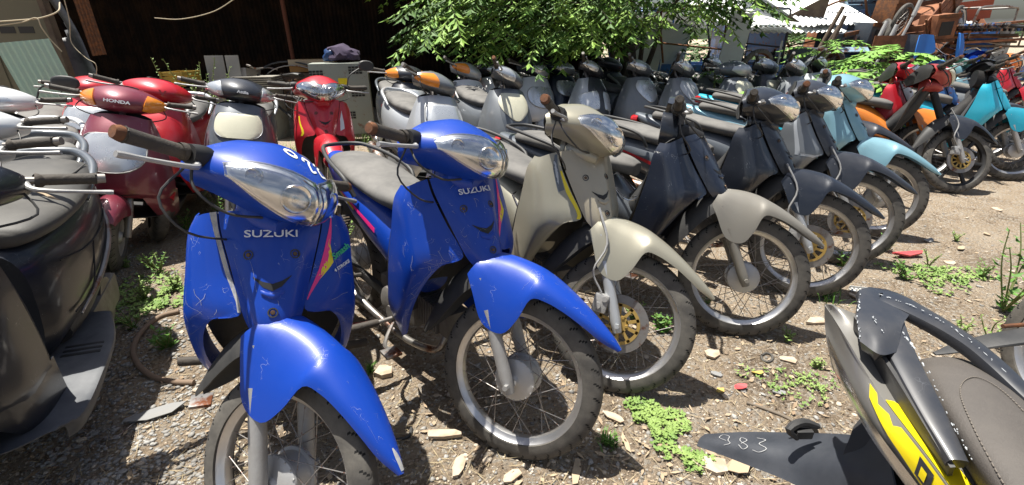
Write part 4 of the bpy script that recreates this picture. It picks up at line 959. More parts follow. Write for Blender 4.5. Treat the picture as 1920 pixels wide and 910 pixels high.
def grass(px, py, h, n, label, m=m_weed, seed=1, spread=.05):
    rg = random.Random(seed + int(px)); V = []; F = []; c = at(px, py); c.z = gh(c.x, c.y)
    for k in range(n):
        b_ = c + Vector((rg.gauss(0, spread), rg.gauss(0, spread), 0)); a = rg.uniform(0, 6.3); d = Vector((math.cos(a), math.sin(a), 0)); s_ = Vector((-d.y, d.x, 0)); hh = h * rg.uniform(.5, 1); w_ = .003
        k0 = len(V); V += [b_ - s_ * w_, b_ + s_ * w_, b_ + d * hh * .25 + Vector((0, 0, hh * .6)) + s_ * w_ * .7, b_ + d * hh * .25 + Vector((0, 0, hh * .6)) - s_ * w_ * .7, b_ + d * hh * .7 + Vector((0, 0, hh * .9))]
        F += [(k0, k0 + 1, k0 + 2, k0 + 3), (k0 + 3, k0 + 2, k0 + 4)]
    return tag(obj('grass_tuft', mesh('grass_tuft', V, F, m, smooth=False)), label, 'grass')
grass(1143, 838, .05, 60, 'small grass tuft in the shadow right of the second wheel', spread=.015)
grass(695, 700, .05, 30, 'grass tuft beside the chunky slab between blue motorcycles', spread=.01)
grass(1545, 560, .09, 60, 'grass tuft under the fifth front wheel', spread=.04)
grass(590, 290, .2, 160, 'long grass along the concrete kerb left of the red motorcycle', m_weed2, spread=.16)
grass(700, 265, .25, 200, 'long grass at the kerb below the pale cabinet', m_weed2, spread=.2)
grass(520, 300, .2, 130, 'long grass in front of the kerb by the grey scooter', m_weed2, spread=.16)
def frond(V, F, st, p, d, L_, n, ll, rg, droop=.5, wr=.42, hang=.6):
    """compound leaf: arching midrib with paired drooping leaflets"""
    side = d.cross(Vector((0, 0, 1)));
    if side.length < .05: side = Vector((1, 0, 0))
    side.normalize(); pts = []
    for k in range(n + 1):
        t = k / n; pts.append(p + d * L_ * t + Vector((0, 0, -1)) * L_ * droop * t * t)
    st.join(tube([tuple(q) for q in pts[::2]] if n > 3 else [tuple(q) for q in pts], [.003 + L_ * .004] + [.0015] * (len(pts[::2]) - 1 if n > 3 else len(pts) - 1), 4, 1, False))
    for k in range(1, n + 1):
        q = pts[k]; tg = (pts[k] - pts[k - 1]).normalized(); s1 = ll * (1.05 - .35 * abs(k / n - .5))
        for sg in (-1, 1):
            dd = (tg * .55 + side * sg * .8 + Vector((0, 0, -rg.uniform(.15 * hang, hang)))).normalized(); sv = dd.cross(Vector((rg.uniform(-.3, .3), rg.uniform(-.3, .3), 1))).normalized()
            leaf_faces(V, F, q, dd, sv, s1 * rg.uniform(.8, 1.15), s1 * wr)
    leaf_faces(V, F, pts[-1], tg, side, ll, ll * wr)
def sapling(px, py, zb, h, nf, L_, n, ll, m, label, seed):
    rg = random.Random(seed); b_ = at_y(px, py, zb); base = Vector((b_.x, b_.y, 0)); o = thing('sapling', label, 'plant', Matrix.Translation(base))
    st = tube([(0, 0, 0), (.03, 0, h * .5), (0, .02, h)], [.02, .015, .008], 6, 3); V = []; F = []
    for k in range(nf):
        a = 2 * math.pi * k / nf + rg.uniform(-.4, .4); el = rg.uniform(.1, .7)
        frond(V, F, st, Vector((0, 0, h * rg.uniform(.7, 1))), Vector((math.cos(a), math.sin(a), el)).normalized(), L_ * rg.uniform(.7, 1.1), n, ll, rg, .45)
    obj('stem', st.me('stem', m_stem), o); f = obj('foliage', mesh('foliage', V, F, m, smooth=False), o); f['kind'] = 'stuff'
    return o
sapling(1655, 150, 5.9, 1.12, 24, .66, 8, .15, m_bright, 'bright green sapling with arching paired leaves behind the dark motorcycles', 3)
sapling(1600, 175, 5.2, .92, 18, .52, 7, .125, m_bright, 'lower bright green sapling left of the tall one', 4)
sapling(1545, 110, 6.6, 1.22, 12, .62, 9, .10, m_bright, 'yellow green fern like sapling under the junk pile', 5)
sapling(1335, 180, 5.6, .95, 8, .4, 7, .08, m_weed, 'green sapling rising behind the navy motorcycles near blue frames', 6)
sapling(1430, 190, 4.6, .78, 9, .3, 5, .08, m_bright, 'small leafy plant between the flat topped scooters', 7)
# weed with plumes by the shed
p = at(388, 262); o = weed(386, 292, 1.18, 26, m_weed2, 'tall flowering weed with feathery tops beside the shed', .38, .075, 77, 11, plume=True)
weed(440, 292, 1.0, 22, m_weed2, 'pale leafy weed right of the tall flowering one', .4, .08, 99, 8, plume=True)
# ------------------------------------------------------------------ shed on the left
def Tm(x, y, z=0, rz=0, rx=0, ry=0): return Matrix.Translation((x, y, z)) @ Matrix.Rotation(R(rz), 4, 'Z') @ Matrix.Rotation(R(ry), 4, 'Y') @ Matrix.Rotation(R(rx), 4, 'X')
def corr(w_, h_, amp=.012, pitch=.076, axis='x', th=.0015):
    """corrugated sheet in the xz plane, ribs upright"""
    n = max(2, int(w_ / pitch * 6)); V = []; F = []
    for j, z in enumerate((0, h_)):
        for i in range(n + 1):
            x = w_ * i / n; V.append((x, amp * math.sin(2 * math.pi * x / pitch), z))
    m = n + 1
    for j, z in enumerate((0, h_)):
        for i in range(m): v = V[j * m + i]; V.append((v[0], v[1] + th + .002, v[2]))
    for i in range(n): F += [(i, i + 1, m + i + 1, m + i), (2 * m + i, 3 * m + i, 3 * m + i + 1, 2 * m + i + 1), (i, 2 * m + i, 2 * m + i + 1, i + 1), (m + i, m + i + 1, 3 * m + i + 1, 3 * m + i)]
    F += [(0, m, 3 * m, 2 * m), (m - 1, 3 * m - 1, 4 * m - 1, 2 * m - 1)]
    return MB().add(V, F)
m_darktin = mat('shade_darkened_corrugated_iron', (.010, .0075, .0065), .95, col2=(.024, .014, .009), c2scale=3, spec=.1, bump=.3)  # brown iron colour lowered to carry the shade inside the shed
m_tin = mat('white_corrugated_tin', (.72, .75, .74), .45, .2, dust=.25, dustcol=(.5, .45, .38))
m_wood = mat('weathered_wood', (.13, .095, .065), .85, col2=(.08, .055, .04), c2scale=4, bump=.6)
m_door = mat('grey_green_door', (.13, .12, .08), .8, dust=.5, dustcol=(.13, .11, .08), bump=.2)
m_conc = mat('old_concrete', (.33, .31, .28), .9, col2=(.2, .19, .17), c2scale=7, bump=.5)
m_rustpole = mat('rusty_pole', (.12, .035, .015), .85, bump=.4)
m_aqua = mat('aqua_plastic_sheet', (.30, .47, .41), .45, dust=.3, dustcol=(.35, .38, .33))
m_tarp = mat('grey_torn_plastic', (.15, .155, .165), .5, col2=(.08, .08, .09), c2scale=6, bump=.8, bscale=20)
m_yelc = mat('yellow_crate_plastic', (.42, .27, .03), .5, dust=.2)  # yellow darkened, shade on the crates put into the colour
m_pale = mat('pale_green_enamel', (.27, .30, .27), .5, dust=.5, dustcol=(.3, .29, .24), rust=.1)  # enamel colour dimmed to stand in for shade by the shed
m_egg = mat('grey_egg_tray', (.28, .26, .22), .95)
shed = thing('shed', 'dark open corrugated iron shed behind the scooters on the left', 'shed', Tm(-4, 8.5))
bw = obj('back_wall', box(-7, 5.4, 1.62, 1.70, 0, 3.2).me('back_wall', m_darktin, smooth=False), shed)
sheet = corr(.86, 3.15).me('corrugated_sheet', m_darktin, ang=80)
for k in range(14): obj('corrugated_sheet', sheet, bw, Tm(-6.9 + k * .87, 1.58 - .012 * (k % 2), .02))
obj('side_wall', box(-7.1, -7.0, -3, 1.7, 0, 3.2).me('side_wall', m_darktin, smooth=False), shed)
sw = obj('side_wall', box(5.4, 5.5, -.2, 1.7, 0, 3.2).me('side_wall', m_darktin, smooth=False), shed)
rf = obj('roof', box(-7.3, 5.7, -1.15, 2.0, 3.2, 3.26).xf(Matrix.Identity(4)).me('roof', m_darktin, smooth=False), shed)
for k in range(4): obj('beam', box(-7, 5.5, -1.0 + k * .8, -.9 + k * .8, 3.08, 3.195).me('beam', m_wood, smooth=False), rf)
def post(px, py, yb, lean, r_, m, label, ztop=3.2, zb=0):
    b_ = at_y(px, py, yb); o = thing('post', label, 'post', Tm(b_.x, yb, 0, 0, 0, lean))
    obj('shaft', cyl((0, 0, zb), (0, 0, ztop), r_, 12).me('shaft', m), o); obj('base_plate', box(-r_ * 2, r_ * 2, -r_ * 2, r_ * 2, 0, .02).me('base_plate', m), o)
    return o
post(556, 140, 7.9, -.5, .032, m_rustpole, 'thin rusty red steel pole standing in the dark shed')
def plank_board():
    mb = MB()
    for k in range(3): mb.join(box(-.09 + k * .06, -.035 + k * .06, -.01, .01, 0, .9 + .1 * k))
    return mb
b_ = at_y(205, 105, 6.6)
o = obj('rusty_strip', corr(.22, 1.5, .01, .05).me('rusty_strip', m_rusty, ang=80)); o.matrix_world = Tm(b_.x - .22, 6.6, b_.z, -10, -4, -5); tag(o, 'hanging strip of rusty corrugated iron in front of the dark shed', 'iron sheet')
# door
d0 = at_y(-30, 20, 5.0); d1 = at_y(92, 170, 5.0)
o = thing('door', 'grey green panelled metal door with two dark holes at the far left', 'door', Tm(at_y(5, 50, 5.1).x, 5.1, 0, 4))
dl = obj('door_leaf', box(-.42, .42, -.02, .02, 0, 2.15, .004).me('door_leaf', m_door), o)
for x0 in (-.25, .20):
    for z0, z1 in ((.2, .78), (.84, 1.28)): obj('door_panel', box(x0 - .13, x0 + .13, -.034, -.021, z0, z1, .006).me('door_panel', m_door), dl)
for x0 in (.05, .225): obj('vent_hole', box(x0 - .07, x0 + .07, -.024, -.0205, 1.38, 1.44).me('vent_hole', m_black), dl)
obj('door_frame', MB().join(box(-.48, -.43, -.04, .04, 0, 2.25)).join(box(.43, .48, -.04, .04, 0, 2.25)).me('door_frame', m_wood, smooth=False), o)
# aqua sheet leaning
b0 = at_y(45, 110, 4.9)
o = obj('corrugated_sheet', corr(.52, 1.28, .009, .06).me('corrugated_sheet', m_aqua, ang=80)); o.matrix_world = Tm(at_y(48, 120, 4.75).x, 4.75, 0.02, 0, 6, -4); tag(o, 'pale aqua corrugated plastic sheet leaning against the door', 'plastic sheet')
# torn tarp
def cloth(w_, h_, n, m_, amp, seed, taper=.5, holes=()):
    rg = random.Random(seed); V = []; F = []
    for j in range(n + 1):
        for i in range(n + 1):
            u, v = i / n, j / n; q = 1 - taper * v
            V.append(((u - .5) * w_ * q + .04 * math.sin(v * 7 + seed), amp * math.sin(u * 13 + v * 3 + seed) + amp * noise.noise(Vector((u * 4, v * 4, seed))), v * h_))
    for j in range(n):
        for i in range(n):
            if any((i / n - a) ** 2 / c ** 2 + (j / n - b) ** 2 / d ** 2 < 1 for a, b, c, d in holes): continue
            F.append((j * (n + 1) + i, j * (n + 1) + i + 1, (j + 1) * (n + 1) + i + 1, (j + 1) * (n + 1) + i))
    return mesh('torn_plastic', V, F, m_)
o = obj('torn_plastic', cloth(.95, 2.0, 30, m_tarp, .05, 3, .55, [(.62, .66, .16, .10), (.9, .2, .1, .12), (.2, .95, .2, .1)])); o.matrix_world = Tm(at_y(140, 120, 5.3).x, 5.3, .2, 5, 0, -9)
sm_ = o.modifiers.new('thickness', 'SOLIDIFY'); sm_.thickness = .003
tag(o, 'torn dark grey plastic tarp hanging beside the door', 'tarp')
def rope(name, P3, r_, m_, label):
    return tag(obj(name, tube([tuple(q) for q in P3], r_, 6, 8).me(name, m_)), label, name.replace('_', ' '))
m_rope = mat('pale_rope', (.45, .38, .27), .9)
rope('rope', [at_y(-20, 42, 4.7), at_y(35, 38, 4.7), at_y(75, 34, 4.75), at_y(108, 22, 4.8), at_y(112, 5, 5)], .006, m_rope, 'pale rope stretched from the left edge to the tarp')
rope('rope', [at_y(-20, 50, 4.7), at_y(40, 42, 4.7), at_y(68, 34, 4.7), at_y(78, 52, 4.7), at_y(95, 75, 4.75), at_y(116, 97, 4.8)], .005, m_rope, 'looped pale rope hanging over the torn tarp')
rope('cable', [at_y(118, -10, 4.9), at_y(130, 38, 4.9), at_y(134, 80, 4.9), at_y(160, 108, 4.9), at_y(180, 122, 4.9), at_y(179, 152, 4.9)], .004, m_rope, 'thin white cable hanging down behind the maroon scooter')
rope('cable', [at_y(290, 34, 7), at_y(340, 36, 7), at_y(400, 22, 7), at_y(445, -5, 7)], .006, m_rope, 'thin cable sagging under the shed roof')
# kerb
k0, k1 = at(300, 272), at(800, 236)
d = (k1 - k0); o = thing('kerb', 'grey concrete sill along the front of the shed', 'kerb', Matrix.Translation((k0.x, k0.y, 0)) @ Matrix.Rotation(math.atan2(d.y, d.x), 4, 'Z'))
for k in range(5): obj('kerb_stone', box(k * d.length / 5 + .01, (k + 1) * d.length / 5 - .01, 0, .16, -.05, .09, .01).me('kerb_stone', m_conc), o)
# junk row in the shed
JY = 6.9
def on_floor(px, y, z=0): q = at_y(px, 200, y); return q.x, y, z
x, y, _ = on_floor(647, 6.6)
o = thing('appliance_cabinet', 'white appliance cabinet with black grilles standing before the shed', 'cabinet', Tm(x, y, 0, 14))
cb = obj('casing', box(-.36, .36, -.2, .2, .12, 1.02, .02).me('casing', m_pale), o)
for gx, gz in ((-.28, .86), (.2, .90), (.2, .62), (-.25, .3), (.05, .34)):
    for i in range(4):
        for j in range(3): obj('grille_hole', cached('ghole', lambda: box(-.018, .018, -.004, 0, -.012, .012).me('grille_hole', m_black)), cb, Tm(gx + i * .043 - .06, -.2005, gz + j * .033))
obj('sticker', box(-.02, .09, -.204, -.2, .76, .84).me('sticker', m_yellow), cb)
for s_ in (-1, 1): obj('leg', cyl((s_ * .3, 0, 0), (s_ * .3, 0, .13), .02).me('leg', m_rusty), o)
def lump(name, px, y, z, s_, m_, label, cat_, seed):
    rg = random.Random(seed); bm = bmesh.new(); bmesh.ops.create_icosphere(bm, subdivisions=3, radius=1)
    for v in bm.verts:
        v.co *= 1 + .35 * noise.noise(v.co * 1.7 + Vector((seed, 0, 0))) + .12 * noise.noise(v.co * 6)
        v.co = Vector((v.co.x * s_[0], v.co.y * s_[1], max(v.co.z, -.5) * s_[2]))
    bm.verts.index_update(); me = mesh(name, [v.co for v in bm.verts], [[v.index for v in f.verts] for f in bm.faces], m_); bm.free()
    o = obj(name, me); q = at_y(px, 200, y); o.matrix_world = Tm(q.x, y, z); return tag(o, label, cat_)
lump('cloth_bundle', 655, 6.65, 1.11, (.22, .18, .12), mat('purple_cloth', (.05, .035, .07), .9), 'dark purple cloth bundle on top of the white cabinet', 'cloth', 1)
lump('plastic_bag', 635, 6.6, 1.09, (.1, .1, .1), mat('blue_bag', (.02, .05, .14), .4), 'small blue plastic bag on the white cabinet', 'bag', 2)
def crate(px, y, z, w_, h_, m_, label, dep=.4, n=3, rz=0, name='crate', c_='crate'):
    q = at_y(px, 200, y); o = thing(name, label, c_, Tm(q.x, y, z, rz)); sl_ = h_ / n
    for k in range(n):
        obj('slat', box(-w_ / 2, w_ / 2, -dep / 2, -dep / 2 + .015, k * sl_ + .006, (k + 1) * sl_ - .006).me('slat', m_, smooth=False), o)
        obj('slat', box(-w_ / 2, w_ / 2, dep / 2 - .015, dep / 2, k * sl_ + .006, (k + 1) * sl_ - .006).me('slat', m_, smooth=False), o)
        for s_ in (-1, 1): obj('slat', box(s_ * w_ / 2 - .007, s_ * w_ / 2 + .007, -dep / 2 + .016, dep / 2 - .016, k * sl_ + .006, (k + 1) * sl_ - .006).me('slat', m_, smooth=False), o)
    obj('crate_floor', box(-w_ / 2 + .01, w_ / 2 - .01, -dep / 2 + .016, dep / 2 - .016, .0, .012).me('crate_floor', m_, smooth=False), o)
    for s_ in (-1, 1): obj('corner_post', box(s_ * (w_ / 2 + .008) - .012, s_ * (w_ / 2 + .008) + .012, -dep / 2 - .018, -dep / 2 - .001, 0, h_).me('corner_post', m_, smooth=False), o)
    return o
m_crw = mat('brown_crate_wood', (.20, .11, .06), .85, bump=.4)
crate(357, 6.6, .76, .26, .18, m_yelc, 'yellow plastic crate at the left of the weed plumes')
crate(365, 6.6, .2, .5, .5, m_wood, 'dark wooden box below the yellow crate on the left', n=4)
crate(772, 6.5, .66, .5, .2, m_yelc, 'yellow crate behind the black scooter with orange indicators')
crate(775, 6.5, .0, .6, .64, m_wood, 'dark wooden box under the right yellow crate', n=4)
crate(585, 7.0, .35, .3, .45, m_crw, 'brown wooden fruit crate right of the bicycle, upper one', n=4)
crate(590, 7.05, .0, .36, .33, m_crw, 'brown wooden fruit crate right of the bicycle, lower one', n=3)
o = thing('cardboard_box', 'flat orange brown cardboard box in the shed above the crates', 'box', Tm(at_y(588, 120, 7.3).x, 7.3, .88, 4)); obj('box_body', box(-.28, .28, -.2, .2, 0, .16, .004).me('box_body', mat('orange_cardboard', (.28, .15, .05), .85)), o); obj('box_flap', box(-.28, .28, -.21, -.201, .08, .165).me('box_flap', m_card), o)
crate(590, 7.3, .35, .6, .52, m_wood, 'dark slatted table box under the orange cardboard', n=4)
o = thing('metal_cabinet', 'pale green metal cabinet with a stack of grey egg trays beside the bicycle', 'cabinet', Tm(at_y(487, 160, 6.9).x, 6.9, 0, -6)); cb = obj('casing', box(-.22, .22, -.18, .18, 0, .68, .01).me('casing', m_pale), o); obj('cabinet_door', box(-.19, .19, -.19, -.181, .1, .62, .004).me('cabinet_door', m_pale), cb)
q = at_y(480, 140, 6.85)
for k in range(6):
    o = obj('egg_tray', box(-.3, .26, -.18, .18, 0, .018, .003).me('egg_tray', m_egg)); o.matrix_world = Tm(q.x + .01 * (k % 2), 6.87, .70 + k * .026, 2 * (k % 3)); tag(o, 'grey egg tray in the stack on the pale green cabinet', 'egg tray', 'stacked egg trays on the pale cabinet')
for a, lb, w_ in ((397, 'white board standing upright behind the weed plumes, left one', .24), (431, 'white board standing upright behind the weed plumes, right one', .17)):
    q = at_y(a, 120, 6.7); o = obj('board', box(-w_ / 2, w_ / 2, -.008, .008, 0, 1.12, .003).me('board', mat('white_board', (.30, .29, .27), .7, dust=.4))); o.matrix_world = Tm(q.x, 6.7, 0, 5, -5); tag(o, lb, 'board')
# bicycle
def bicycle(px, y, hd, label, m_):
    q = at_y(px, 200, y); t = thing('bicycle', label, 'bicycle', Tm(q.x, y, 0, hd, 8))
    for s_ in (-.52, .52):
        o = obj('wheel', tube([(.33 * math.cos(a * math.pi / 18), 0, .33 * math.sin(a * math.pi / 18)) for a in range(37)], .014, 8, 1, False).me('wheel', m_rubber), t, Tm(s_, 0, .345))
        obj('rim', tube([(.312 * math.cos(a * math.pi / 18), 0, .312 * math.sin(a * math.pi / 18)) for a in range(37)], .007, 6, 1, False).me('rim', m_rim), o)
        mb = cyl((0, -.04, 0), (0, .04, 0), .02)
        for k in range(18): mb.join(tube([(.02 * math.cos(k * .349), .02 * (-1) ** k, .02 * math.sin(k * .349)), (.31 * math.cos(k * .349 + .2), 0, .31 * math.sin(k * .349 + .2))], .0012, 4, 1))
        obj('spokes', mb.me('spokes', m_steel), o)
    obj('bicycle_frame', MB().join(cyl((-.52, 0, .345), (-.12, 0, .30), .011)).join(cyl((-.12, 0, .30), (-.2, 0, .82), .014)).join(cyl((-.2, 0, .76), (.34, 0, .80), .014)).join(cyl((-.12, 0, .30), (.36, 0, .70), .016)).join(cyl((-.52, 0, .345), (-.19, 0, .72), .009)).join(cyl((.33, 0, .88), (.40, 0, .60), .017)).join(cyl((.40, 0, .62), (.52, 0, .345), .012)).me('bicycle_frame', m_), t)
    obj('handlebar', tube([(.22, -.26, .96), (.33, -.2, .98), (.35, 0, .95), (.33, .2, .98), (.22, .26, .96)], .011, 8).me('handlebar', m_steel), t)
    obj('saddle', loft([(-.33, .87, .07, .02, .03), (-.25, .88, .08, .02, .03), (-.1, .87, .03, .015, .02), (-.05, .87, .015, .01, .01)], 12).me('saddle', m_plastic), t)
    obj('basket', MB().join(box(.4, .62, -.14, .14, .74, .745)).join(box(.4, .404, -.14, .14, .745, .95)).join(box(.616, .62, -.14, .14, .745, .95)).join(box(.4, .62, -.14, -.136, .745, .95)).join(box(.4, .62, .136, .14, .745, .95)).me('basket', m_steel, smooth=False), t)
    return t
bicycle(525, 6.7, 168, 'dark old bicycle parked in the junk before the shed', m_black)
o = obj('hoop', tube([(.55 * math.cos(a * math.pi / 14), 0, .30 * math.sin(a * math.pi / 14)) for a in range(0, 15)], .012, 8, 1).me('hoop', m_plastic)); o.matrix_world = Tm(at_y(545, 150, 7.1).x, 7.1, .72, -6); tag(o, 'large black plastic hoop arching over the bicycle', 'hoop')
o = obj('hoop', tube([(.46 * math.cos(a * math.pi / 14), 0, .27 * math.sin(a * math.pi / 14)) for a in range(0, 15)], .008, 8, 1).me('hoop', m_steel)); o.matrix_world = Tm(at_y(552, 150, 7.06).x, 7.06, .70, -2); tag(o, 'thinner grey hoop just inside the large black one', 'hoop')
# ------------------------------------------------------------------ tree
m_bark = mat('dark_bark', (.045, .035, .026), .95, col2=(.08, .06, .045), c2scale=12, bump=.9, bscale=30)
tx = at_y(1170, 240, 7.6)
tree = thing('broadleaf_tree', 'broad tree with drooping compound leaves over the scooters in the centre', 'tree', Tm(tx.x, 7.6))
obj('trunk', tube([(0, 0, -.1), (.02, 0, .6), (-.06, .05, 1.3), (-.1, .1, 2.0), (-.3, 0, 3.2)], [.17, .13, .12, .11, .06], 14, 5).me('trunk', m_bark), tree)
for k, (P) in enumerate([[(0, 0, .3), (-.25, -.1, .9), (-.5, -.3, 1.6), (-1.4, -.7, 2.3)], [(.05, 0, .2), (.28, -.1, 1.0), (.5, -.2, 1.7), (1.2, -.4, 2.4)], [(-.08, .05, 1.5), (-.7, -.5, 1.9), (-1.7, -1.0, 1.75), (-2.6, -1.3, 1.45)], [(-.1, .1, 1.9), (.6, -.7, 2.1), (1.5, -1.1, 1.9)], [(-.1, .05, 1.2), (-.3, -.7, 1.6), (-.6, -1.5, 1.55)], [(.06, 0, .1), (.12, -.12, .8), (.1, -.3, 1.7)], [(-.1, 0, .2), (-.2, 0, .9), (-.12, .1, 1.7)]]):
    obj('limb', tube(P, [.055, .04, .025, .012][:len(P)], 8, 6).me('limb', m_bark), tree)
rg = random.Random(11); V = []; F = []; st = MB(); V2 = []; F2 = []
def low_edge(px):
    pts = [(770, 105), (800, 92), (860, 82), (900, 108), (960, 118), (1050, 108), (1100, 112), (1150, 95), (1200, 70), (1280, 55), (1340, 62), (1400, 40), (1440, 12)]
    for (a, b), (c, d_) in zip(pts, pts[1:]):
        if a <= px <= c: return b + (d_ - b) * (px - a) / (c - a)
    return 0
cnt = 0
while cnt < 640:
    px = rg.uniform(775, 1440); lo = low_edge(px); py = lo - 32 - rg.random() ** 1.3 * 190
    if px > 1200 and rg.random() < .45: continue
    if px < 860 and py < -20: continue
    y = rg.uniform(5.4, 8.0) if rg.random() < .6 else rg.uniform(5.2, 6.2)
    p = at_y(px, py, y) - tree.matrix_world.translation
    a = math.atan2(p.y, p.x) + rg.gauss(0, .8) if rg.random() < .7 else rg.uniform(0, 6.3)
    d_ = Vector((math.cos(a), math.sin(a), rg.uniform(-.35, .35))).normalized()
    q = rg.random() < .6  # random split of fronds into lit and shaded leaf colours
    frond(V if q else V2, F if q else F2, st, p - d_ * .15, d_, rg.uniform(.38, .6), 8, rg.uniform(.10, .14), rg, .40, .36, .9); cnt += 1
# the crown goes on above the picture
for k in range(420):
    a = rg.uniform(0, 6.3); q = rg.random() ** .5; p = Vector((-.6 + 2.9 * q * math.cos(a), -.4 + 1.7 * q * math.sin(a), 2.05 + rg.random() * 1.4 * (1.1 - q)))
    d_ = Vector((math.cos(a), math.sin(a), rg.uniform(-.3, .5))).normalized(); frond(V, F, st, p, d_, .5, 5, .11, rg, .4, .42)
m_tree2 = leafm('lit_tree_leaf', (.25, .40, .07), (.15, .30, .05))  # brighter copy of the tree leaf, sunlight put into the colour
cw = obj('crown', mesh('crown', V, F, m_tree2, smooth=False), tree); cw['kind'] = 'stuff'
c2 = obj('shade_toned_foliage', mesh('shade_toned_foliage', V2, F2, m_tree, smooth=False), tree); c2['kind'] = 'stuff'  # randomly picked fronds in the dark tone, painting shaded gaps
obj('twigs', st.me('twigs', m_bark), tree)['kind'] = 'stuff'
# dark bushes under it
def bush(px, y, r_, zc, n, m_, label, seed, ll=.09):
    rg = random.Random(seed); q = at_y(px, 200, y); o = thing('bush', label, 'bush', Tm(q.x, y)); V = []; F = []; st = MB()
    for k in range(n):
        a = rg.uniform(0, 6.3); u = rg.random() ** .4; el = rg.uniform(-.6, 1.2)
        p = Vector((r_ * u * math.cos(a) * math.cos(el), r_ * .7 * u * math.sin(a) * math.cos(el), zc + zc * .9 * u * math.sin(el)))
        frond(V, F, st, p, Vector((math.cos(a), math.sin(a), rg.uniform(-.2, .8))).normalized(), .25, 4, ll, rg, .3, .5)
    st.join(tube([(0, 0, -.05), (.02, 0, zc)], .03, 6, 1))
    obj('stems', st.me('stems', m_stem), o); f = obj('foliage', mesh('foliage', V, F, m_, smooth=False), o); f['kind'] = 'stuff'; return o
bush(1250, 7.0, .6, .45, 90, m_tree, 'dark green bush behind the mirror scooter', 31)
bush(1320, 7.4, .5, .4, 60, m_weed, 'bush below the blue frames left of the grey sheet', 32)
bush(905, 7.2, .5, .4, 60, m_tree, 'dark bush in shade behind the silver scooters', 33)
# ------------------------------------------------------------------ scrap heap: cargo tricycles, tin roofs, frames
m_bluef = paint('faded_blue_paint', (.03, .14, .42), dust=.3, rust=.25, coat=.2); m_pblue = paint('pale_blue_paint', (.30, .46, .60), dust=.3, rust=.3, coat=.1)
m_brownp = mat('brown_rusty_sheet', (.17, .065, .03), .8, col2=(.30, .12, .055), c2scale=5, bump=.5); m_greyp = mat('grey_steel_sheet', (.36, .39, .40), .5, .3, dust=.3)
m_dgrey = paint('dark_blue_grey_paint', (.035, .05, .075), dust=.4, rust=.2, coat=.1)
def tb(P, r_=.02, sm=3): return tube(P, r_, 8, sm)
def tricycle(label, M, mb_, mf, cab=True, boards=3):
    t = thing('cargo_tricycle', label, 'cargo tricycle', M, 'cargo tricycles in the scrap heap')
    bed = obj('cargo_bed', box(-1.1, .4, -.5, .5, .48, .52, .005).me('cargo_bed', mb_), t)
    for k in range(boards):
        z0 = .53 + k * .12
        for s_ in (-1, 1): obj('side_board', box(-1.1, .4, s_ * .5 - .012, s_ * .5 + .012, z0, z0 + .105, .004).me('side_board', mb_), bed)
        obj('end_board', box(-1.112, -1.09, -.485, .485, z0, z0 + .105, .004).me('end_board', mb_), bed)
        obj('front_board', box(.39, .412, -.485, .485, z0, z0 + .105, .004).me('front_board', mb_), bed)
    for x_ in (-1.08, -.6, -.1, .38):
        for s_ in (-1, 1): obj('stake', box(x_ - .015, x_ + .015, s_ * .527 - .012, s_ * .527 + .012, .48, .95).me('stake', mf, smooth=False), bed)
    obj('chassis', MB().join(tb([(-1.1, .3, .44), (.5, .3, .44), (.9, .04, .55), (1.15, .0, .85)], .022)).join(tb([(-1.1, -.3, .44), (.5, -.3, .44), (.9, -.04, .55), (1.15, 0, .85)], .022)).join(cyl((-.6, -.55, .30), (-.6, .55, .30), .03)).join(cyl((-.6, .3, .3), (-.6, .3, .45), .03)).join(cyl((-.6, -.3, .3), (-.6, -.3, .45), .03)).me('chassis', mf), t)
    for s_ in (-1, 1): wheel(t, 'rear_wheel', Tm(-.6, s_ * .56, .28), 'spoke', 1)
    wheel(t, 'front_wheel', Tm(1.42, 0, .28), 'spoke', 1)
    obj('fork', MB().join(cyl((1.42, .08, .28), (1.14, .08, .88), .022)).join(cyl((1.42, -.08, .28), (1.14, -.08, .88), .022)).join(box(1.1, 1.2, -.1, .1, .82, .85)).me('fork', m_chrome), t)
    obj('handlebar', tb([(.92, -.36, 1.02), (1.05, -.3, 1.06), (1.12, -.06, .94), (1.12, .06, .94), (1.05, .3, 1.06), (.92, .36, 1.02)], .012).me('handlebar', m_chrome), t)
    obj('headlamp', lathe([(-.06, 0), (-.05, .06), (.03, .085), (.05, .08), (.055, 0)], 20, axis='x').xf(Tm(1.27, 0, .86)).me('headlamp', m_chrome), t)
    obj('tank', loft([(.62, .74, .05, .03, .05), (.7, .76, .11, .07, .1), (.9, .80, .13, .08, .1), (1.05, .80, .08, .05, .06)], 16).me('tank', mf), t)
    obj('saddle', loft([(.35, .80, .1, .02, .03), (.42, .80, .13, .035, .04), (.6, .79, .09, .03, .04), (.66, .78, .04, .01, .02)], 14).me('saddle', m_plastic), t)
    obj('engine', box(.6, .95, -.1, .1, .3, .62, .03).me('engine', m_engine), t)
    if cab:
        obj('cab_frame', MB().join(sym_join(lambda: tb([(.45, .45, .5), (.45, .45, 1.55), (.6, .45, 1.7), (1.3, .40, 1.7), (1.42, .38, 1.55), (1.3, .30, .9)], .018))).join(cyl((.55, -.45, 1.69), (.55, .45, 1.69), .016)).join(cyl((1.3, -.4, 1.69), (1.3, .4, 1.69), .016)).join(sym_join(lambda: cyl((.45, .45, 1.1), (1.38, .36, 1.2), .014))).me('cab_frame', mf), t)
        obj('back_panel', box(.44, .455, -.43, .43, .95, 1.45).me('back_panel', mb_, smooth=False), t)
    return t
def tri_at(px, y, z, label, mb_, mf, rz, rx=0, ry=0, cab=True): q = at_y(px, 100, y); return tricycle(label, Tm(q.x, y, z, rz, rx, ry), mb_, mf, cab)
tri_at(1470, 9.2, 0, 'blue cargo tricycle under the white tin awning', m_bluef, m_dgrey, 195)
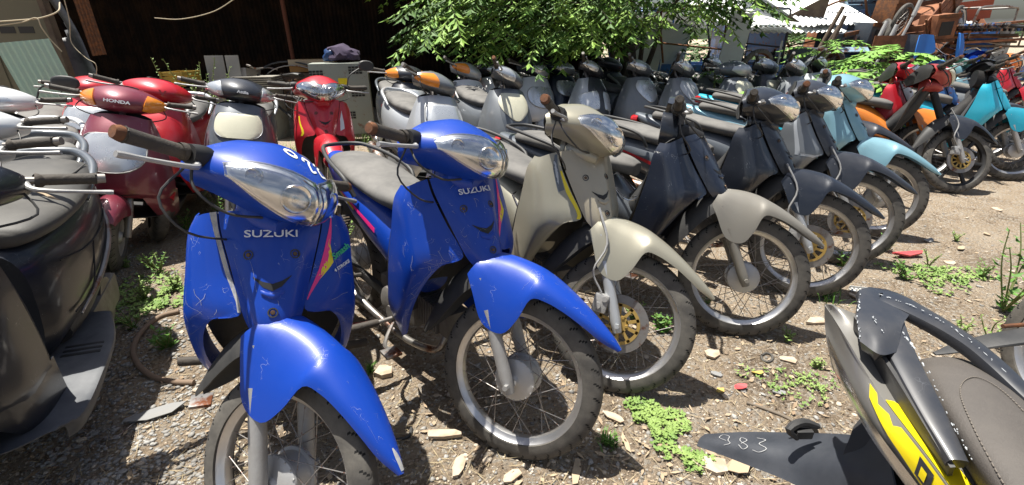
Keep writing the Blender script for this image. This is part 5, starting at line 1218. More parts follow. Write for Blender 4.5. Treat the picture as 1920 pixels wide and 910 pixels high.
tri_at(1295, 8.6, 0, 'blue cargo tricycle half hidden behind the tree leaves', m_bluef, m_bluef, 150)
tri_at(1588, 10.6, 1.25, 'pale blue cargo tricycle tipped up on end in the scrap heap', m_pblue, m_pblue, 80, 0, -62)
tri_at(1640, 9.6, .35, 'deep blue cargo tricycle tilted in the middle of the scrap heap', m_bluef, m_rusty, 200, 10, 14)
tri_at(1700, 9.3, .85, 'rusty brown cargo tricycle piled highest with its fork hanging down', m_brownp, m_rusty, 215, 8, 32, cab=False)
tri_at(1760, 10.4, .5, 'brown cargo tricycle stacked right of the hanging fork', m_brownp, m_steel, 250, -20, 30, cab=False)
tri_at(1765, 9.4, 0, 'dark blue grey cargo tricycle at the foot of the heap', m_dgrey, m_rusty, 185, cab=False)
tri_at(1850, 9.6, 0, 'cargo tricycle with an open blue grey cab frame near the right edge', m_bluef, m_steel, 200)
tri_at(1395, 8.3, 0, 'rusty tube framed cargo tricycle left of the blue one', m_bluef, m_rusty, 170, cab=True)
tri_at(1610, 10.4, .3, 'weathered cargo tricycle at the back of the scrap heap', m_brownp, m_dgrey, 20, 0, 10)
def sheet_at(name, px, py, y, w_, h_, m_, label, rz, rx, ry=0, c_='sheet', flat=False):
    q = at_y(px, py, y); me = (box(0, w_, -.008, .008, 0, h_) if flat else corr(w_, h_, .014, .09)).me(name, m_, smooth=not flat, ang=80)
    o = obj(name, me); o.matrix_world = Tm(q.x, y, q.z, rz, rx, ry); return tag(o, label, c_)
sheet_at('tin_roof', 1378, 62, 8.2, 1.9, 2.6, m_tin, 'white corrugated tin roof sloping behind the awning', 4, -74)
sheet_at('tin_roof', 1508, 46, 8.3, 1.5, 2.3, m_tin, 'bright white tin roof sheet in front of the tipped tricycle', 14, -66)
sheet_at('tin_awning', 1385, 50, 7.6, 1.25, .9, m_tin, 'low white tin awning on a thin post', 6, -84)
q = at_y(1462, 100, 7.45); o = thing('post', 'thin pale post holding the low white awning', 'post', Tm(q.x, 7.45)); obj('shaft', cyl((0, 0, 0), (0, 0, 1.22), .014).me('shaft', m_greyp), o)
o = obj('gable_board', plate([(0, 0), (.85, .42), (.80, .0)], .02).me('gable_board', m_wood, smooth=False)); q = at_y(1455, 42, 8.6); o.matrix_world = Tm(q.x, 8.6, q.z, 4); tag(o, 'brown triangular gable board between the white tin roofs', 'board')
sheet_at('steel_sheet', 1342, 132, 6.9, .34, .75, m_greyp, 'pale grey steel sheet standing upright behind green twigs', 10, 0, 8, flat=True)
sheet_at('plastic_sheet', 1172, 150, 8.3, .95, .9, m_greyp, 'pale translucent sheet behind the tree trunk', 6, 5, 4, flat=True)
sheet_at('steel_sheet', 1786, 42, 9.5, .62, .32, mat('red_sheet', (.36, .075, .035), .7, bump=.3), 'red brown metal sheet on top of the heap at right', -4, 0, -6, flat=True)
sheet_at('tin_roof', 1770, 50, 9.0, .75, .5, m_tin, 'short white tin strip under the red sheet', -8, -72, 6)
sheet_at('steel_sheet', 1856, 112, 9.0, .30, .62, m_greyp, 'grey steel panel behind the open cab frame', 8, 0, 0, flat=True)
sheet_at('steel_sheet', 1632, 100, 7.9, .5, .25, m_brownp, 'rusty brown sheet low in front of the heap', 0, 0, 0, flat=True)
sheet_at('steel_sheet', 1565, 98, 8.0, .55, .1, m_pblue, 'pale blue curved metal strip low in the heap', 0, -50, 0, flat=True)
for k, (px, py, y, dx, dz, lb) in enumerate([(1500, 110, 8.2, .5, .95, 'leaning brown wooden pole left in the heap'), (1522, 120, 8.1, .35, .9, 'second leaning wooden pole beside the tin roof'), (1488, 125, 8.3, .6, .8, 'third leaning pole below the tin roof')]):
    q = at_y(px, py, y); o = obj('pole', cyl((0, 0, -.4), (dx, 0, dz), .03).me('pole', m_wood)); o.matrix_world = Tm(q.x, y, q.z - .2); tag(o, lb, 'pole')
def chair_shell(px, py, y, label, m_, rz):
    q = at_y(px, py, y); o = obj('seat_shell', Surf([[(-.16, 0, 0), (0, .03, 0), (.16, 0, 0)], [(-.17, -.02, .25), (0, .04, .25), (.17, -.02, .25)], [(-.12, 0, .45), (0, .03, .47), (.12, 0, .45)]], 4, 4).shell(.012).me('seat_shell', m_)); o.matrix_world = Tm(q.x, y, q.z, rz, -10); tag(o, label, 'seat')
chair_shell(1727, 126, 7.6, 'upright bright blue plastic seat shell before the dark tricycle', mat('blue_plastic', (.03, .17, .55), .4), 8)
chair_shell(1795, 122, 7.8, 'second smaller blue plastic panel right of the first', MATS['blue_plastic'], 40)
for k in range(9):
    rg = random.Random(k + 50); q = at_y(1775 + k % 2 * 8, 88 - k * 5, 8.8)
    o = obj('plank', box(0, 1.25, -.06, .06, 0, .035).me('plank', m_brownp if k % 2 else m_wood, smooth=False)); o.matrix_world = Tm(q.x, 8.8 + rg.uniform(-.2, .2), q.z, rg.uniform(-6, 6), 0, rg.uniform(-4, 4)); tag(o, 'rusty brown plank in the stack behind the cab frame', 'plank', 'planks stacked behind the cab frame')
rg = random.Random(88)
for k in range(90):
    px, py, y = rg.uniform(1380, 1745), rg.uniform(20, 150), rg.uniform(7.7, 9.4)
    if px > 1750: py = max(py, 75); q = at_y(px, py, y); a = rg.uniform(0, 3.1)
    mb = tb([(0, 0, 0), (.16 * math.cos(a), .05, .14 * math.sin(a)), (.34 * math.cos(a), 0, .24 * math.sin(a) + .03), (.38 * math.cos(a), .0, .34 * math.sin(a))], rg.choice((.012, .018, .022)))
    m_ = rg.choice((m_rusty, m_black, m_steel, m_dgrey, m_bluef)); o = obj('bent_tube', mb.me('bent_tube', m_)); o.matrix_world = Tm(q.x, y, max(.02, q.z), rg.uniform(-40, 40))
    c_ = {m_rusty.name: 'rusty', m_steel.name: 'grey steel', m_black.name: 'black', m_dgrey.name: 'dark blue grey', m_bluef.name: 'blue'}[m_.name]
    tag(o, 'bent %s tube lying in the scrap heap' % c_, 'tube', '%s tubes in the scrap heap' % c_)
for k, (px, py, y, w_, h_, m_, lb) in enumerate([(1748, 78, 8.7, .34, .42, m_brownp, 'rusty brown box cab hanging in the heap above the blue shells'), (1668, 50, 8.9, .45, .4, m_rusty, 'rusty crate body left of the hanging wheel'), (1620, 88, 8.6, .6, .35, m_dgrey, 'dark steel box low in the heap behind the saplings'), (1560, 96, 8.5, .5, .3, m_dgrey, 'dark battery box under the tipped blue tricycle'), (1500, 140, 8.0, .6, .4, m_dgrey, 'dark engine crate left of the fern'), (1700, 112, 8.4, .7, .35, m_dgrey, 'black steel tray behind the tall sapling')]):
    q = at_y(px, py, y); o = thing('steel_box', lb, 'box', Tm(q.x, y, max(0, q.z), 12 * k, 4, 5 * (k % 3 - 1)))
    obj('box_body', box(-w_ / 2, w_ / 2, -.2, .2, 0, h_, .01).me('box_body', m_), o); obj('box_rim', box(-w_ / 2 - .01, w_ / 2 + .01, -.225, -.201, h_ - .05, h_ + .01).me('box_rim', m_rusty, smooth=False), o); obj('box_rim', box(-w_ / 2 - .01, w_ / 2 + .01, -.225, -.201, 0, .04).me('box_rim', m_rusty, smooth=False), o)
    obj('box_recess', box(-w_ * .3, w_ * .3, -.206, -.2005, h_ * .25, h_ * .75).me('box_recess', m_black), o)
for k, (px, py, y, rz, lb) in enumerate([(1690, 42, 8.3, 30, 'big black tyre hanging in the middle of the heap'), (1652, 70, 8.4, 70, 'wheel leaning left of the hanging tyre'), (1545, 120, 7.9, -40, 'wheel standing at the foot of the tin roof'), (1418, 128, 7.7, 10, 'wheel behind the small dark motorcycles')]):
    q = at_y(px, py, y); o = obj('loose_wheel', cached(('rim', m_rusty.name), lambda: rim_mesh().me('rim', m_rusty))); o.matrix_world = Tm(q.x, y, q.z, rz, 8); obj('tyre', CACHE['tyre'], o); obj('spokes', CACHE['spokes'], o); tag(o, lb, 'wheel')
for k, (px, py, y, dx) in enumerate([(1722, 30, 8.1, -.16), (1650, 90, 8.0, -.2), (1668, 96, 8.05, -.2)]):
    q = at_y(px, py, y); o = obj('fork_tube', MB().join(cyl((0, 0, .38), (dx * .5, 0, 0), .03)).join(cyl((dx * .5, 0, 0), (dx, 0, -.3), .02)).me('fork_tube', m_silver if 'silver_paint' in MATS else m_hub)); o.matrix_world = Tm(q.x, y, q.z); tag(o, ('shiny fork tube hanging beside the big tyre', 'left shiny fork tube behind the tall sapling', 'right shiny fork tube behind the tall sapling')[k], 'fork')
# far things
m_far = leafm('far_tree_leaf', (.07, .13, .035), (.045, .09, .03))
def far_tree(x, y, h_, w_, label, seed, n=150):
    rg = random.Random(seed); o = thing('tree', label, 'tree', Tm(x, y)); V = []; F = []; st = tube([(0, 0, -.2), (0, 0, h_ * .5), (.1, 0, h_ * .8)], [h_ * .03, h_ * .025, .03], 8, 3)
    for k in range(n):
        a = rg.uniform(0, 6.3); u = rg.random() ** .5; p = Vector((w_ * u * math.cos(a), w_ * u * math.sin(a), h_ * (.35 + .6 * rg.random() * (1.1 - .6 * u))))
        for j in range(8):
            aa = rg.uniform(0, 6.3); d_ = Vector((math.cos(aa), math.sin(aa), rg.uniform(-.5, .5))).normalized(); leaf_faces(V, F, p + Vector((rg.gauss(0, .3), rg.gauss(0, .3), rg.gauss(0, .25))) * h_ * .1, d_, d_.cross(Vector((0, 0, 1))).normalized(), h_ * .07, h_ * .05)
    obj('trunk', st.me('trunk', m_bark), o); f = obj('crown', mesh('crown', V, F, m_far, smooth=False), o); f['kind'] = 'stuff'
for k, (x, y, h_, w_, lb) in enumerate([(13, 22, 3.0, 2.2, 'light green tree beyond the white tin roofs, left one'), (16.5, 24, 3.3, 2.4, 'light green tree beyond the white tin roofs, right one'), (10, 20, 2.9, 2.0, 'tree seen above the grey sheet behind the yard'), (21, 25, 2.5, 1.0, 'tree top beside the highest brown tricycle'), (60, 55, 3.6, 4, 'far tree on the skyline at the right edge'), (68, 60, 3.3, 5, 'farther low tree on the skyline at right'), (52, 52, 2.9, 4, 'small far tree behind the grey panel')]): far_tree(x, y, h_, w_, lb, k + 5)
for k in range(11): bush(1190 + 50 * k, 12.5 + (k % 3) * .9, .95, .72, 70, m_far, 'dark far bush behind the scrap heap, number %s from the tree' % ('first second third fourth fifth sixth seventh eighth ninth tenth eleventh'.split()[k]), 60 + k, .16)
V = []; F = []
tag(obj('far_hills', mesh('far_hills', [(60 + 30 * k, 260 + 30 * noise.noise(Vector((k * .7, 0, 0))) - k * 8, zz) for k in range(24) for zz in (-1, 5 + 3.2 * noise.noise(Vector((k * .6, 3, 0))))] , [(2 * k, 2 * k + 2, 2 * k + 3, 2 * k + 1) for k in range(23)], mat('far_wood', (.09, .13, .09), 1.))), kind='structure')
# ------------------------------------------------------------------ the motorcycles
m_blue = paint('blue_paint', (.001, .042, .34), dust=.04, scratch=.9, coat=.25, rough=.42, metal=.0)
m_blue.node_tree.nodes['Principled BSDF'].inputs['Specular IOR Level'].default_value = .35
m_champ = paint('champagne_paint', (.33, .31, .24), dust=.2, scratch=.25, metal=.35, coat=.5)
m_champ2 = paint('champagne_light_paint', (.42, .37, .27), dust=.25, scratch=.25, metal=.3, coat=.5)
m_navy = paint('navy_paint', (.006, .012, .030), dust=.08, scratch=.45)
m_navy2 = paint('faded_navy_paint', (.008, .012, .022), dust=.10, scratch=.5)
m_dark = paint('dark_grey_paint', (.016, .019, .028), dust=.16, scratch=.3)
m_blk = paint('glossy_black_paint', (.005, .008, .016), dust=.08, scratch=.35, coat=.35, rough=.38)
m_silver = paint('silver_paint', (.48, .50, .52), dust=.2, scratch=.15, metal=.4)
m_grey = paint('grey_paint', (.17, .185, .20), dust=.25, scratch=.15, metal=.3)
m_mgrey = paint('mid_grey_paint', (.09, .105, .125), dust=.3, scratch=.2)
m_sky = paint('light_blue_paint', (.22, .42, .50), dust=.2, scratch=.15, metal=.3)
m_cyan = paint('cyan_paint', (.02, .47, .66), dust=.08, scratch=.1)
m_teal = paint('teal_paint', (.01, .27, .38), dust=.1, scratch=.1)
m_white = paint('white_paint', (.68, .69, .70), dust=.12, scratch=.1)
m_red = paint('red_paint', (.52, .010, .022), dust=.06, scratch=.15)
m_maroon = paint('maroon_paint', (.19, .014, .036), dust=.2, scratch=.35, metal=.2)
m_wornf = paint('worn_grey_brown_plastic', (.21, .195, .165), dust=.4, scratch=.2, coat=.1)
m_orangep = paint('orange_paint', (.75, .22, .02), dust=.08, scratch=.1)
m_fadedr = paint('faded_red_paint', (.36, .035, .03), dust=.15, scratch=.2, coat=.2)
# decals on the blue machines
STR = [('Rarrow', m_pink, [(.6, .25), (1.4, .75), (2.75, 1.1)], [(1.35, .2), (1.6, .4), (2.9, .75)])]
LB = [('Larrow', m_pink, [(.2, .62), (1.2, .36), (2.0, .22), (2.72, .07)], [(.25, .70), (1.2, .62), (2.0, .50), (2.75, .10)]), ('Larrow2', m_yellow, [(1.15, .52), (1.7, .42), (2.25, .26)], [(1.3, .60), (1.75, .80), (2.28, .34)])]
TS = [(('stripe'), m_pink, [(1.0, .5), (2.0, .62), (3.0, .8)], [(1.0, .85), (2.0, .85), (3.0, .95)]), ('stripe', m_yellow, [(2.0, .86), (3.0, .96), (4.4, 1.0)], [(2.0, 1.05), (3.0, 1.1), (4.4, 1.15)]), ('stripe', m_green, [(3.1, 1.12), (3.7, 1.14), (4.4, 1.2)], [(3.1, 1.25), (3.7, 1.28), (4.4, 1.3)])]
CH029 = [('chalk_mark', m_chalk, 'line', [(1.10 + .16 * math.sin(a), 4.55 + .22 * math.cos(a)) for a in np.linspace(0, 6.3, 9)], .11), ('chalk_mark', m_chalk, 'line', [(1.35, 4.95), (1.2, 5.15), (1.35, 5.35), (1.5, 5.15), (1.85, 5.05), (1.9, 5.3)], .11), ('chalk_mark', m_chalk, 'line', [(1.55, 5.55), (1.4, 5.8), (1.65, 5.95), (1.75, 5.6), (2.15, 5.55), (2.25, 5.9)], .11)]
CH029 = [(a, b, c, [(r + .35, q - .75) for r, q in P], w_) for a, b, c, P, w_ in CH029]
blueP = dict(main=m_blue, fender_tip=None, decals=LB, badge='SUZUKI', tail_decals=TS, lens=m_clear, heatshield=True)
b1 = underbone('blue motorcycle nearest the camera with chalked 029 on its headlight cowl', -.88, 1.39, -66.5, 9.2, 44, dict(blueP, cowl_decals=CH029, reflector=False), detail=0)
b2 = underbone('second blue motorcycle with grey seat and white paint loss on its fender tip', -.40, 1.68, -50, 4.5, 27, dict(blueP), detail=0)
def lettering(parent, s, size, m_, surf, r_, c_, M0=None, off=.003, ang=0, sx=1., bold=.02, flip=False):
    p = surf.pt(r_, c_, off); i = int(min(r_ * surf.nu, surf.G.shape[0] - 1)); j = int(min(c_ * surf.nv, surf.G.shape[1] - 1))
    n_ = Vector(surf.N[i, j]); 
    if n_.x < 0: n_ = -n_
    up = Vector((0, 0, 1)); xx = up.cross(n_).normalized(); yy = n_.cross(xx)
    Q = Matrix(((xx.x, yy.x, n_.x, p[0]), (xx.y, yy.y, n_.y, p[1]), (xx.z, yy.z, n_.z, p[2]), (0, 0, 0, 1))) @ Matrix.Rotation(R(ang), 4, 'Z')
    return obj('lettering', text_mesh(s, size, m_, sx=sx, bold=bold), parent, Q)
for o in b1.children:
    if o.name.startswith('leg_shield'):
        lettering(o, 'Smash', .026, m_green, S_WL, 1.45, 1.15, ang=20, sx=1.0, off=.006, bold=.02); lettering(o, '4 STROKE', .013, m_white_ink, S_WL, 1.85, 1.2, ang=16, off=.006)
m_bare = mat('bare_scuffed_primer', (.40, .40, .39), .7, col2=(.25, .26, .3), c2scale=40)
for bb, rr, cc in ((b1, [(.15, 4.2), (.5, 4.5), (.9, 4.6), (1.3, 5.0)], [(.15, 7.2), (.5, 6.6), (.9, 6.2), (1.3, 5.4)]), (b2, [(.08, 6.3), (.4, 6.0), (.8, 6.5), (1.0, 6.8)], [(.08, 8.3), (.4, 7.6), (.8, 7.2), (1.0, 7.1)])):
    for o in bb.children:
        if o.name.startswith('front_fender'): obj('scuffed_tip', S_FEND.strip(rr, cc, -.0014, 5, 3).me('scuffed_tip', m_bare), o)
        if o.name.startswith('leg_shield') and bb is b1: obj('scuffed_edge', S_WR.strip([(.0, .02), (1, .02), (2, .02), (3.0, .02)], [(.0, .55), (.6, .35), (1.4, .22), (3.0, .12)], -.0014, 5, 2).me('scuffed_edge', m_bare), o)
def scratches(surf, n, r0, r1, c0, c1, off, seed):
    rg = random.Random(seed); mb = MB()
    for k in range(n):
        r, c = rg.uniform(r0, r1), rg.uniform(c0, c1); a = rg.uniform(0, 6.3); l = rg.choice((.1, .2, .4, .6)); P = [(r, c)]
        for j in range(3): a += rg.uniform(-.6, .6); r += l * math.sin(a) * .5; c += l * math.cos(a) * .5; P.append((min(max(r, r0 - .3), r1 + .3), min(max(c, c0), c1)))
        mb.join(surf.line(P, rg.uniform(.004, .011), off, 3))
    return mb
for bb, sd in ((b1, 1), (b2, 2), (b4 if 'b4' in globals() else b2, 3)):
    for o in bb.children:
        if o.name.startswith('leg_shield'): obj('scratches', scratches(S_WR, 26, 2.6, 6.4, .2, 2.2, -.0016, sd).join(scratches(S_WL, 12, 2., 5, .4, 2.2, .0016, sd + 9)).me('scratches', m_bare, smooth=False), o)
        if o.name.startswith('front_fender'): obj('scratches', scratches(S_FEND, 20, .3, 6.5, 1, 11, -.0016, sd + 20).me('scratches', m_bare, smooth=False), o)
        if o.name.startswith('front_panel'): obj('scratches', scratches(S_PANEL, 8, .3, 3.8, .3, 3.7, .0012, sd + 40).me('scratches', m_bare, smooth=False), o)
GD = [('Rg', m_yellow, [(1.2, .22), (2.0, .30), (3.2, .25)], [(1.2, .08), (2.0, .05), (3.2, .04)]), ('Rg', m_mgrey, [(.15, .40), (1.0, .75), (1.9, .75)], [(.15, .10), (1.0, .28), (1.9, .34)]), ('Rg', m_silver, [(.6, .62), (1.2, .62), (1.75, .66)], [(.6, .40), (1.2, .40), (1.75, .62)])]
b3 = underbone('champagne gold motorcycle with yellow decals and golden front brake disc', .05, 2.04, -57.5, 6.4, 38.8, dict(main=m_champ, panel=m_champ2, cowl=m_champ, disc=True, decals=GD, fork=m_silver, rack=True, tail=m_champ, badge=None, tail_decals=[('s', m_yellow, [(1.2, 1.0), (2.5, 1.1), (4.4, 1.1)], [(1.2, 1.3), (2.5, 1.3), (4.4, 1.3)])]), detail=0)
for o in b3.children:
    if o.name.startswith('front_panel'): lettering(o, 'S', .034, m_silver, S_PANEL, .85, 2., off=.003, sx=1.1)
b4 = underbone('dark navy motorcycle with worn grey fender and no headlight cowl', .55, 2.26, -38, 5.1, 24, dict(main=m_navy, cowl_on=False, cowl=m_navy2, fender=m_wornf, fork=m_wornf, holes=True, rack=True, tail=m_mgrey, tail_decals=[('s', m_yellow, [(1.2, 1.0), (2.5, 1.1), (4.4, 1.1)], [(1.2, 1.3), (2.5, 1.3), (4.4, 1.3)]), ('s', m_green, [(1.2, 1.32), (2.5, 1.35), (3.4, 1.35)], [(1.2, 1.5), (2.5, 1.5), (3.4, 1.5)])], barend=m_grip), detail=0)
b5 = underbone('charcoal navy motorcycle with clear headlight and golden brake disc behind its front wheel spokes', 1.05, 2.61, -38.5, 5.5, 17, dict(main=m_navy2, disc=True, lens=m_clear, fork=m_silver, barend=m_grip, rack=True, tail=m_mgrey, tail_decals=[('s', m_red, [(1.2, 1.0), (2.5, 1.1), (4.4, 1.1)], [(1.2, 1.3), (2.5, 1.3), (4.4, 1.3)])]), detail=0)
b6 = underbone('dark grey motorcycle with silver edged leg shield and rusty handlebar end', 1.52, 3.0, -39, 5.5, 17, dict(main=m_dark, wing=m_grey, lens=m_clear, disc=True, slot=True, tail=m_mgrey), detail=1)
for o in b6.children:
    if o.name.startswith('leg_shield'): obj('silver_edge', S_WR.strip([(.5, 2.2), (1.5, 2.2), (3, 2.2), (3.6, 1.0), (3.4, .2)], [(.5, 1.9), (1.5, 1.95), (2.9, 2.0), (3.35, 1.0), (3.2, .2)], -.0016).me('silver_edge', m_silver), o)
b7 = underbone('light blue motorcycle with matching fender in the middle of the right row', 2.0, 3.43, -41.3, 5.2, 14, dict(main=m_sky, lens=m_clear, barend=m_grip, tail=m_sky), detail=1)
b8 = underbone('dark motorcycle with coloured stickers on a broken leg shield', 2.38, 4.14, -43, 5.2, 12, dict(main=m_dark, cowl=m_mgrey, cowl_on=False, tail=m_cyan, decals=[('R', m_orange_d, [(1.2, 1.0), (2.0, 1.4)], [(1.3, .6), (2.1, 1.0)]), ('R', m_yellow, [(1.4, 1.5), (2.0, 1.8)], [(1.45, 1.3), (2.1, 1.5)])], fender=m_dark, mirror=False), detail=1)
b9 = underbone('black motorcycle with faded red headlight cowl, black cast wheel and bare frame', 3.41, 4.42, -44, 5.8, 40, dict(main=m_blk, fender=m_dark, cowl=m_fadedr, wheel='cast', disc=True, shield=False, rim=m_black, tail=m_orangep, tail_decals=[], barend=m_grip, lens=m_cream), detail=1)
q10 = at(1870, 337)
hd10 = R(-36)
b10 = underbone('bright cyan motorcycle with teal fender at the right edge', q10.x - .61 * math.cos(hd10) + .06, q10.y - .61 * math.sin(hd10), -36, 5, 20, dict(main=m_cyan, fender=m_teal, wing=m_cyan, tail=m_cyan, inner=m_grey, cowl_on=False, cowl=m_black), detail=1)
# scooters of the left block and the rows behind
def sc_y(label, px, y, hd, st, P, lean=8):
    p = at_y(px, 120, y); v = Matrix.Rotation(R(hd), 4, 'Z') @ Matrix.Rotation(R(-lean), 4, 'X') @ steer_m(R(st), SA0) @ Vector((.25, 0, 1.0))
    return scooter(label, p.x - v.x, p.y - v.y, hd, lean, st, P)
def sc_at(label, px, py, hd, st, P, lean=8, zh=1.0, **k):
    x, y = by_head(px, py, hd, st, lean, .25, zh); return scooter(label, x, y, hd, lean, st, P, **k)
scooter('glossy black scooter with bare floorboard in the left foreground', -1.69, 1.28, -62, 6, 16, dict(apron_w=.64, seat_w=1.18, main=m_blk, lens2=m_bluel, cowl_lamp=True, seat=m_seat_dark, floor_detail=True, floor=mat('dusty_grey_floor', (.05, .055, .065), .55, dust=.7, dustcol=(.23, .235, .24), dscale=6), rail=m_mgrey, cowl=m_blk, barend=m_steel, stripe=m_steel))
bs = bpy.data.objects['motor_scooter']
for o in list(bs.children):
    if o.name.split('.')[0] == 'seat':
        obj('seat_tear', tube([(-.30, .06, .812), (-.27, .085, .811), (-.25, .10, .806), (-.235, .125, .796)], [.001, .004, .005, .001], 6, 3).me('seat_tear', m_card), o)
        obj('seat_seam', tube([(-.62, -.125, .845), (-.45, -.10, .83), (-.38, 0, .829), (-.45, .10, .83), (-.62, .125, .845)], .0025, 6, 5).me('seat_seam', m_seat_dark), o)
    if o.name.split('.')[0] == 'body':
        for s_ in (-1, 1):
            obj('panel_seam', tube([(-.10, s_ * .146, .62), (-.3, s_ * .178, .60), (-.55, s_ * .182, .63), (-.8, s_ * .12, .70)], .0028, 6, 5).me('panel_seam', m_black), o)
            obj('panel_seam', tube([(-.10, s_ * .15, .42), (-.25, s_ * .176, .45), (-.35, s_ * .182, .60)], .0028, 6, 5).me('panel_seam', m_black), o)
sc_at('white and grey scooter cut by the left edge behind the black one', -175, 272, -66, -15, dict(main=m_white, cowl=m_silver, body=m_mgrey, rail=m_mgrey))
sc_at('white scooter with blue tinted headlight at the left edge', -95, 226, -66, -14, dict(main=m_white, cowl_lamp=True, lens2=m_bluel, rail=m_white))
sc_at('far white scooter with two black mirrors by the aqua sheet', -22, 180, -66, -5, dict(main=m_white, cowl_lamp=True, mirrors=[-1, 1]))
scooter('maroon scooter with orange indicators and big chrome ringed headlight', -2.67, 3.20, -69.5, 11, 6, dict(main=m_maroon, lamp='v', ind=m_orange, cowl_mark=('HONDA', .026, m_white_ink, 1.3), slot=True, seat=m_seat, rail=m_alloy, body=m_maroon))
sc_at('red scooter with clear headlight hidden behind the maroon one', 170, 158, -70, -5, dict(main=m_red, lamp='u', rail=m_white))
sc_at('bright red scooter with emblem on its cowl behind the maroon one', 300, 165, -70, 22, dict(main=m_red, seat=m_seat, cowl_mark=('V', .05, m_fadedr, 1.4), rail=m_silver))
scooter('grey scooter with large yellowed apron headlight and silver cowl edge', -2.14, 3.65, -69, 9.5, 10, dict(main=m_mgrey, lamp='u', lens=m_cream, cowl=m_dark, ind=m_clear, cowl_mark=('Attila', .026, m_white_ink, 1.2), rail=m_silver, surround=m_mgrey))
x_, y_ = by_head(604, 165, -66, 4, 4, .33, .97)
b_red = underbone('red motorcycle with white flash decals facing the camera by the kerb', x_, y_, -66, 4, 4, dict(main=m_red, lens=m_clear, tail=m_red, barend=m_grip, decals=[('L', m_white_ink, [(1.2, .3), (2.6, .9)], [(1.9, .2), (2.8, .5)]), ('R', m_yellow, [(1.5, 1.2), (3.4, 1.3)], [(1.5, 1.05), (3.4, 1.1)])], mirror=True), detail=1)
sc_y('black scooter with orange indicators and clear headlight before the yellow crate', 765, 5.0, -66.0, 2, dict(main=m_dark, lamp='u', ind=m_orange, cowl=m_dark, rail=m_mgrey))
scooter('silver scooter with orange indicator turned hard left behind the second blue motorcycle', -.82, 3.95, -60, 9, 38, dict(main=m_silver, lamp='u', ind=m_orange, cowl=m_grey, rail=m_silver))
sc_y('silver white scooter with yellowed headlight under the tree', 882, 5.3, -63.0, 38, dict(main=m_white, lamp='u', lens=m_cream, ind=m_orange, cowl=m_silver))
sc_y('white scooter with dark rounded cowl left of the tall grey one', 930, 5.6, -69.0, 10, dict(main=m_white, cowl=m_dark, cowl_lamp=True, lens2=m_clear, body=m_grey))
scooter('tall grey scooter with cream shield shaped lamp behind the gold motorcycle', -.24, 4.42, -64, 6.5, 58, dict(main=m_grey, centre=m_mgrey, lamp='shield', lens=m_cream, cowl=m_mgrey, ind=m_clear, barend=m_rusty))
sc_y('white scooter with chrome headlight in the shade of the tree', 1008, 5.6, -66.0, 20, dict(main=m_white, lamp='v', cowl=m_dark, cowl_lamp=True))
sc_y('dark blue scooter with clear top lamp in the tree shade', 1056, 5.8, -63.0, 8, dict(main=m_navy, lamp='u', cowl=m_navy, cowl_lamp=True))
sc_y('black and silver scooter turned left beneath the hanging leaves', 1112, 5.4, -61.0, 50, dict(main=m_silver, centre=m_dark, lamp='twin', cowl=m_dark, ind=m_clear))
scooter('grey scooter with clear headlight and tall black mirror by the pale sheet', 1.19, 5.57, -64.5, 6, 45, dict(main=m_grey, lamp='shield', cowl=m_mgrey, ind=m_clear, mirrors=[-1], rail=m_white))
sc_y('grey scooter with silver front, right neighbour of the mirrored one', 1282, 5.3, -61.0, 50, dict(main=m_grey, lamp='shield', lens=m_silver, cowl=m_mgrey, ind=m_clear))
sc_y('dark scooter with flat shiny grey cowl behind the fifth motorcycle', 1385, 5.2, -66.0, 0, dict(main=m_mgrey, lamp='shield', lens=m_cream, cowl=m_mgrey, cowl_lamp=True, lens2=m_silver))
sc_y('grey scooter with glassy cowl edge behind the dark motorcycle heads', 1440, 5.6, -61.0, 30, dict(main=m_dark, lamp='u', lens=m_cream, cowl=m_grey, ind=m_clear))
sc_y('bluish grey scooter head rising behind the rusty handlebar end', 1492, 5.3, -59.0, 40, dict(main=m_grey, cowl=m_mgrey, ind=m_clear))
sc_y('dark scooter with tall black cowl under the yellow green fern', 1530, 5.8, -57.0, 52, dict(main=m_silver, lamp='shield', cowl=m_dark, ind=m_clear))
sc_at('white and grey scooter facing right at the right edge behind the cyan motorcycle', 1975, 124, -34, 16, dict(main=m_white, body=m_grey, cowl=m_dark, centre=m_white))
sc_y('white scooter seat and tail between the dark scooters under the tree', 1150, 6.3, -61.0, 30, dict(main=m_dark, rail=m_grey))
sc_y('grey scooter farther back left of the flat cowl scooter', 1338, 6.2, -61.0, 45, dict(main=m_grey, cowl=m_dark, ind=m_clear, rail=m_white))
def ub_at(label, px, py, hd, st, P, lean=5):
    x, y = by_head(px, py, hd, st, lean, .30, 1.0); return underbone(label, x, y, hd, lean, st, P, detail=1)
ub_at('orange and white motorcycle hidden behind the red cowled one', 1702, 128, -45, 30, dict(main=m_orangep, cowl=m_red, panel=m_white, wing=m_red, tail=m_orangep))
ub_at('blue motorcycle with chrome handlebars behind the faded red cowl', 1775, 122, -40, 35, dict(main=m_bluef if 'faded_blue_paint' in MATS else m_blue, cowl_on=False, tail=m_blue))
ub_at('pale blue motorcycle farther back above the cyan one', 1820, 118, -38, 30, dict(main=m_sky, cowl_on=False, tail=m_sky))
ub_at('dark motorcycle with bare forks left of the white edge scooter', 1862, 122, -36, 38, dict(main=m_dark, cowl=m_blk, cowl_on=False, tail=m_blue))
ub_at('red motorcycle far back at the right edge', 1898, 108, -40, 30, dict(main=m_red, cowl=m_orangep))
ub_at('far blue motorcycle below the open cab frame', 1840, 102, -30, 40, dict(main=m_blue, cowl_on=False))
ub_at('far dark motorcycle right of the bright sapling', 1748, 106, -36, 20, dict(main=m_dark, tail=m_orangep, cowl_on=False))
ub_at('small dark motorcycle in front of the tube framed tricycle', 1400, 104, -60, 20, dict(main=m_dark, cowl_on=False))
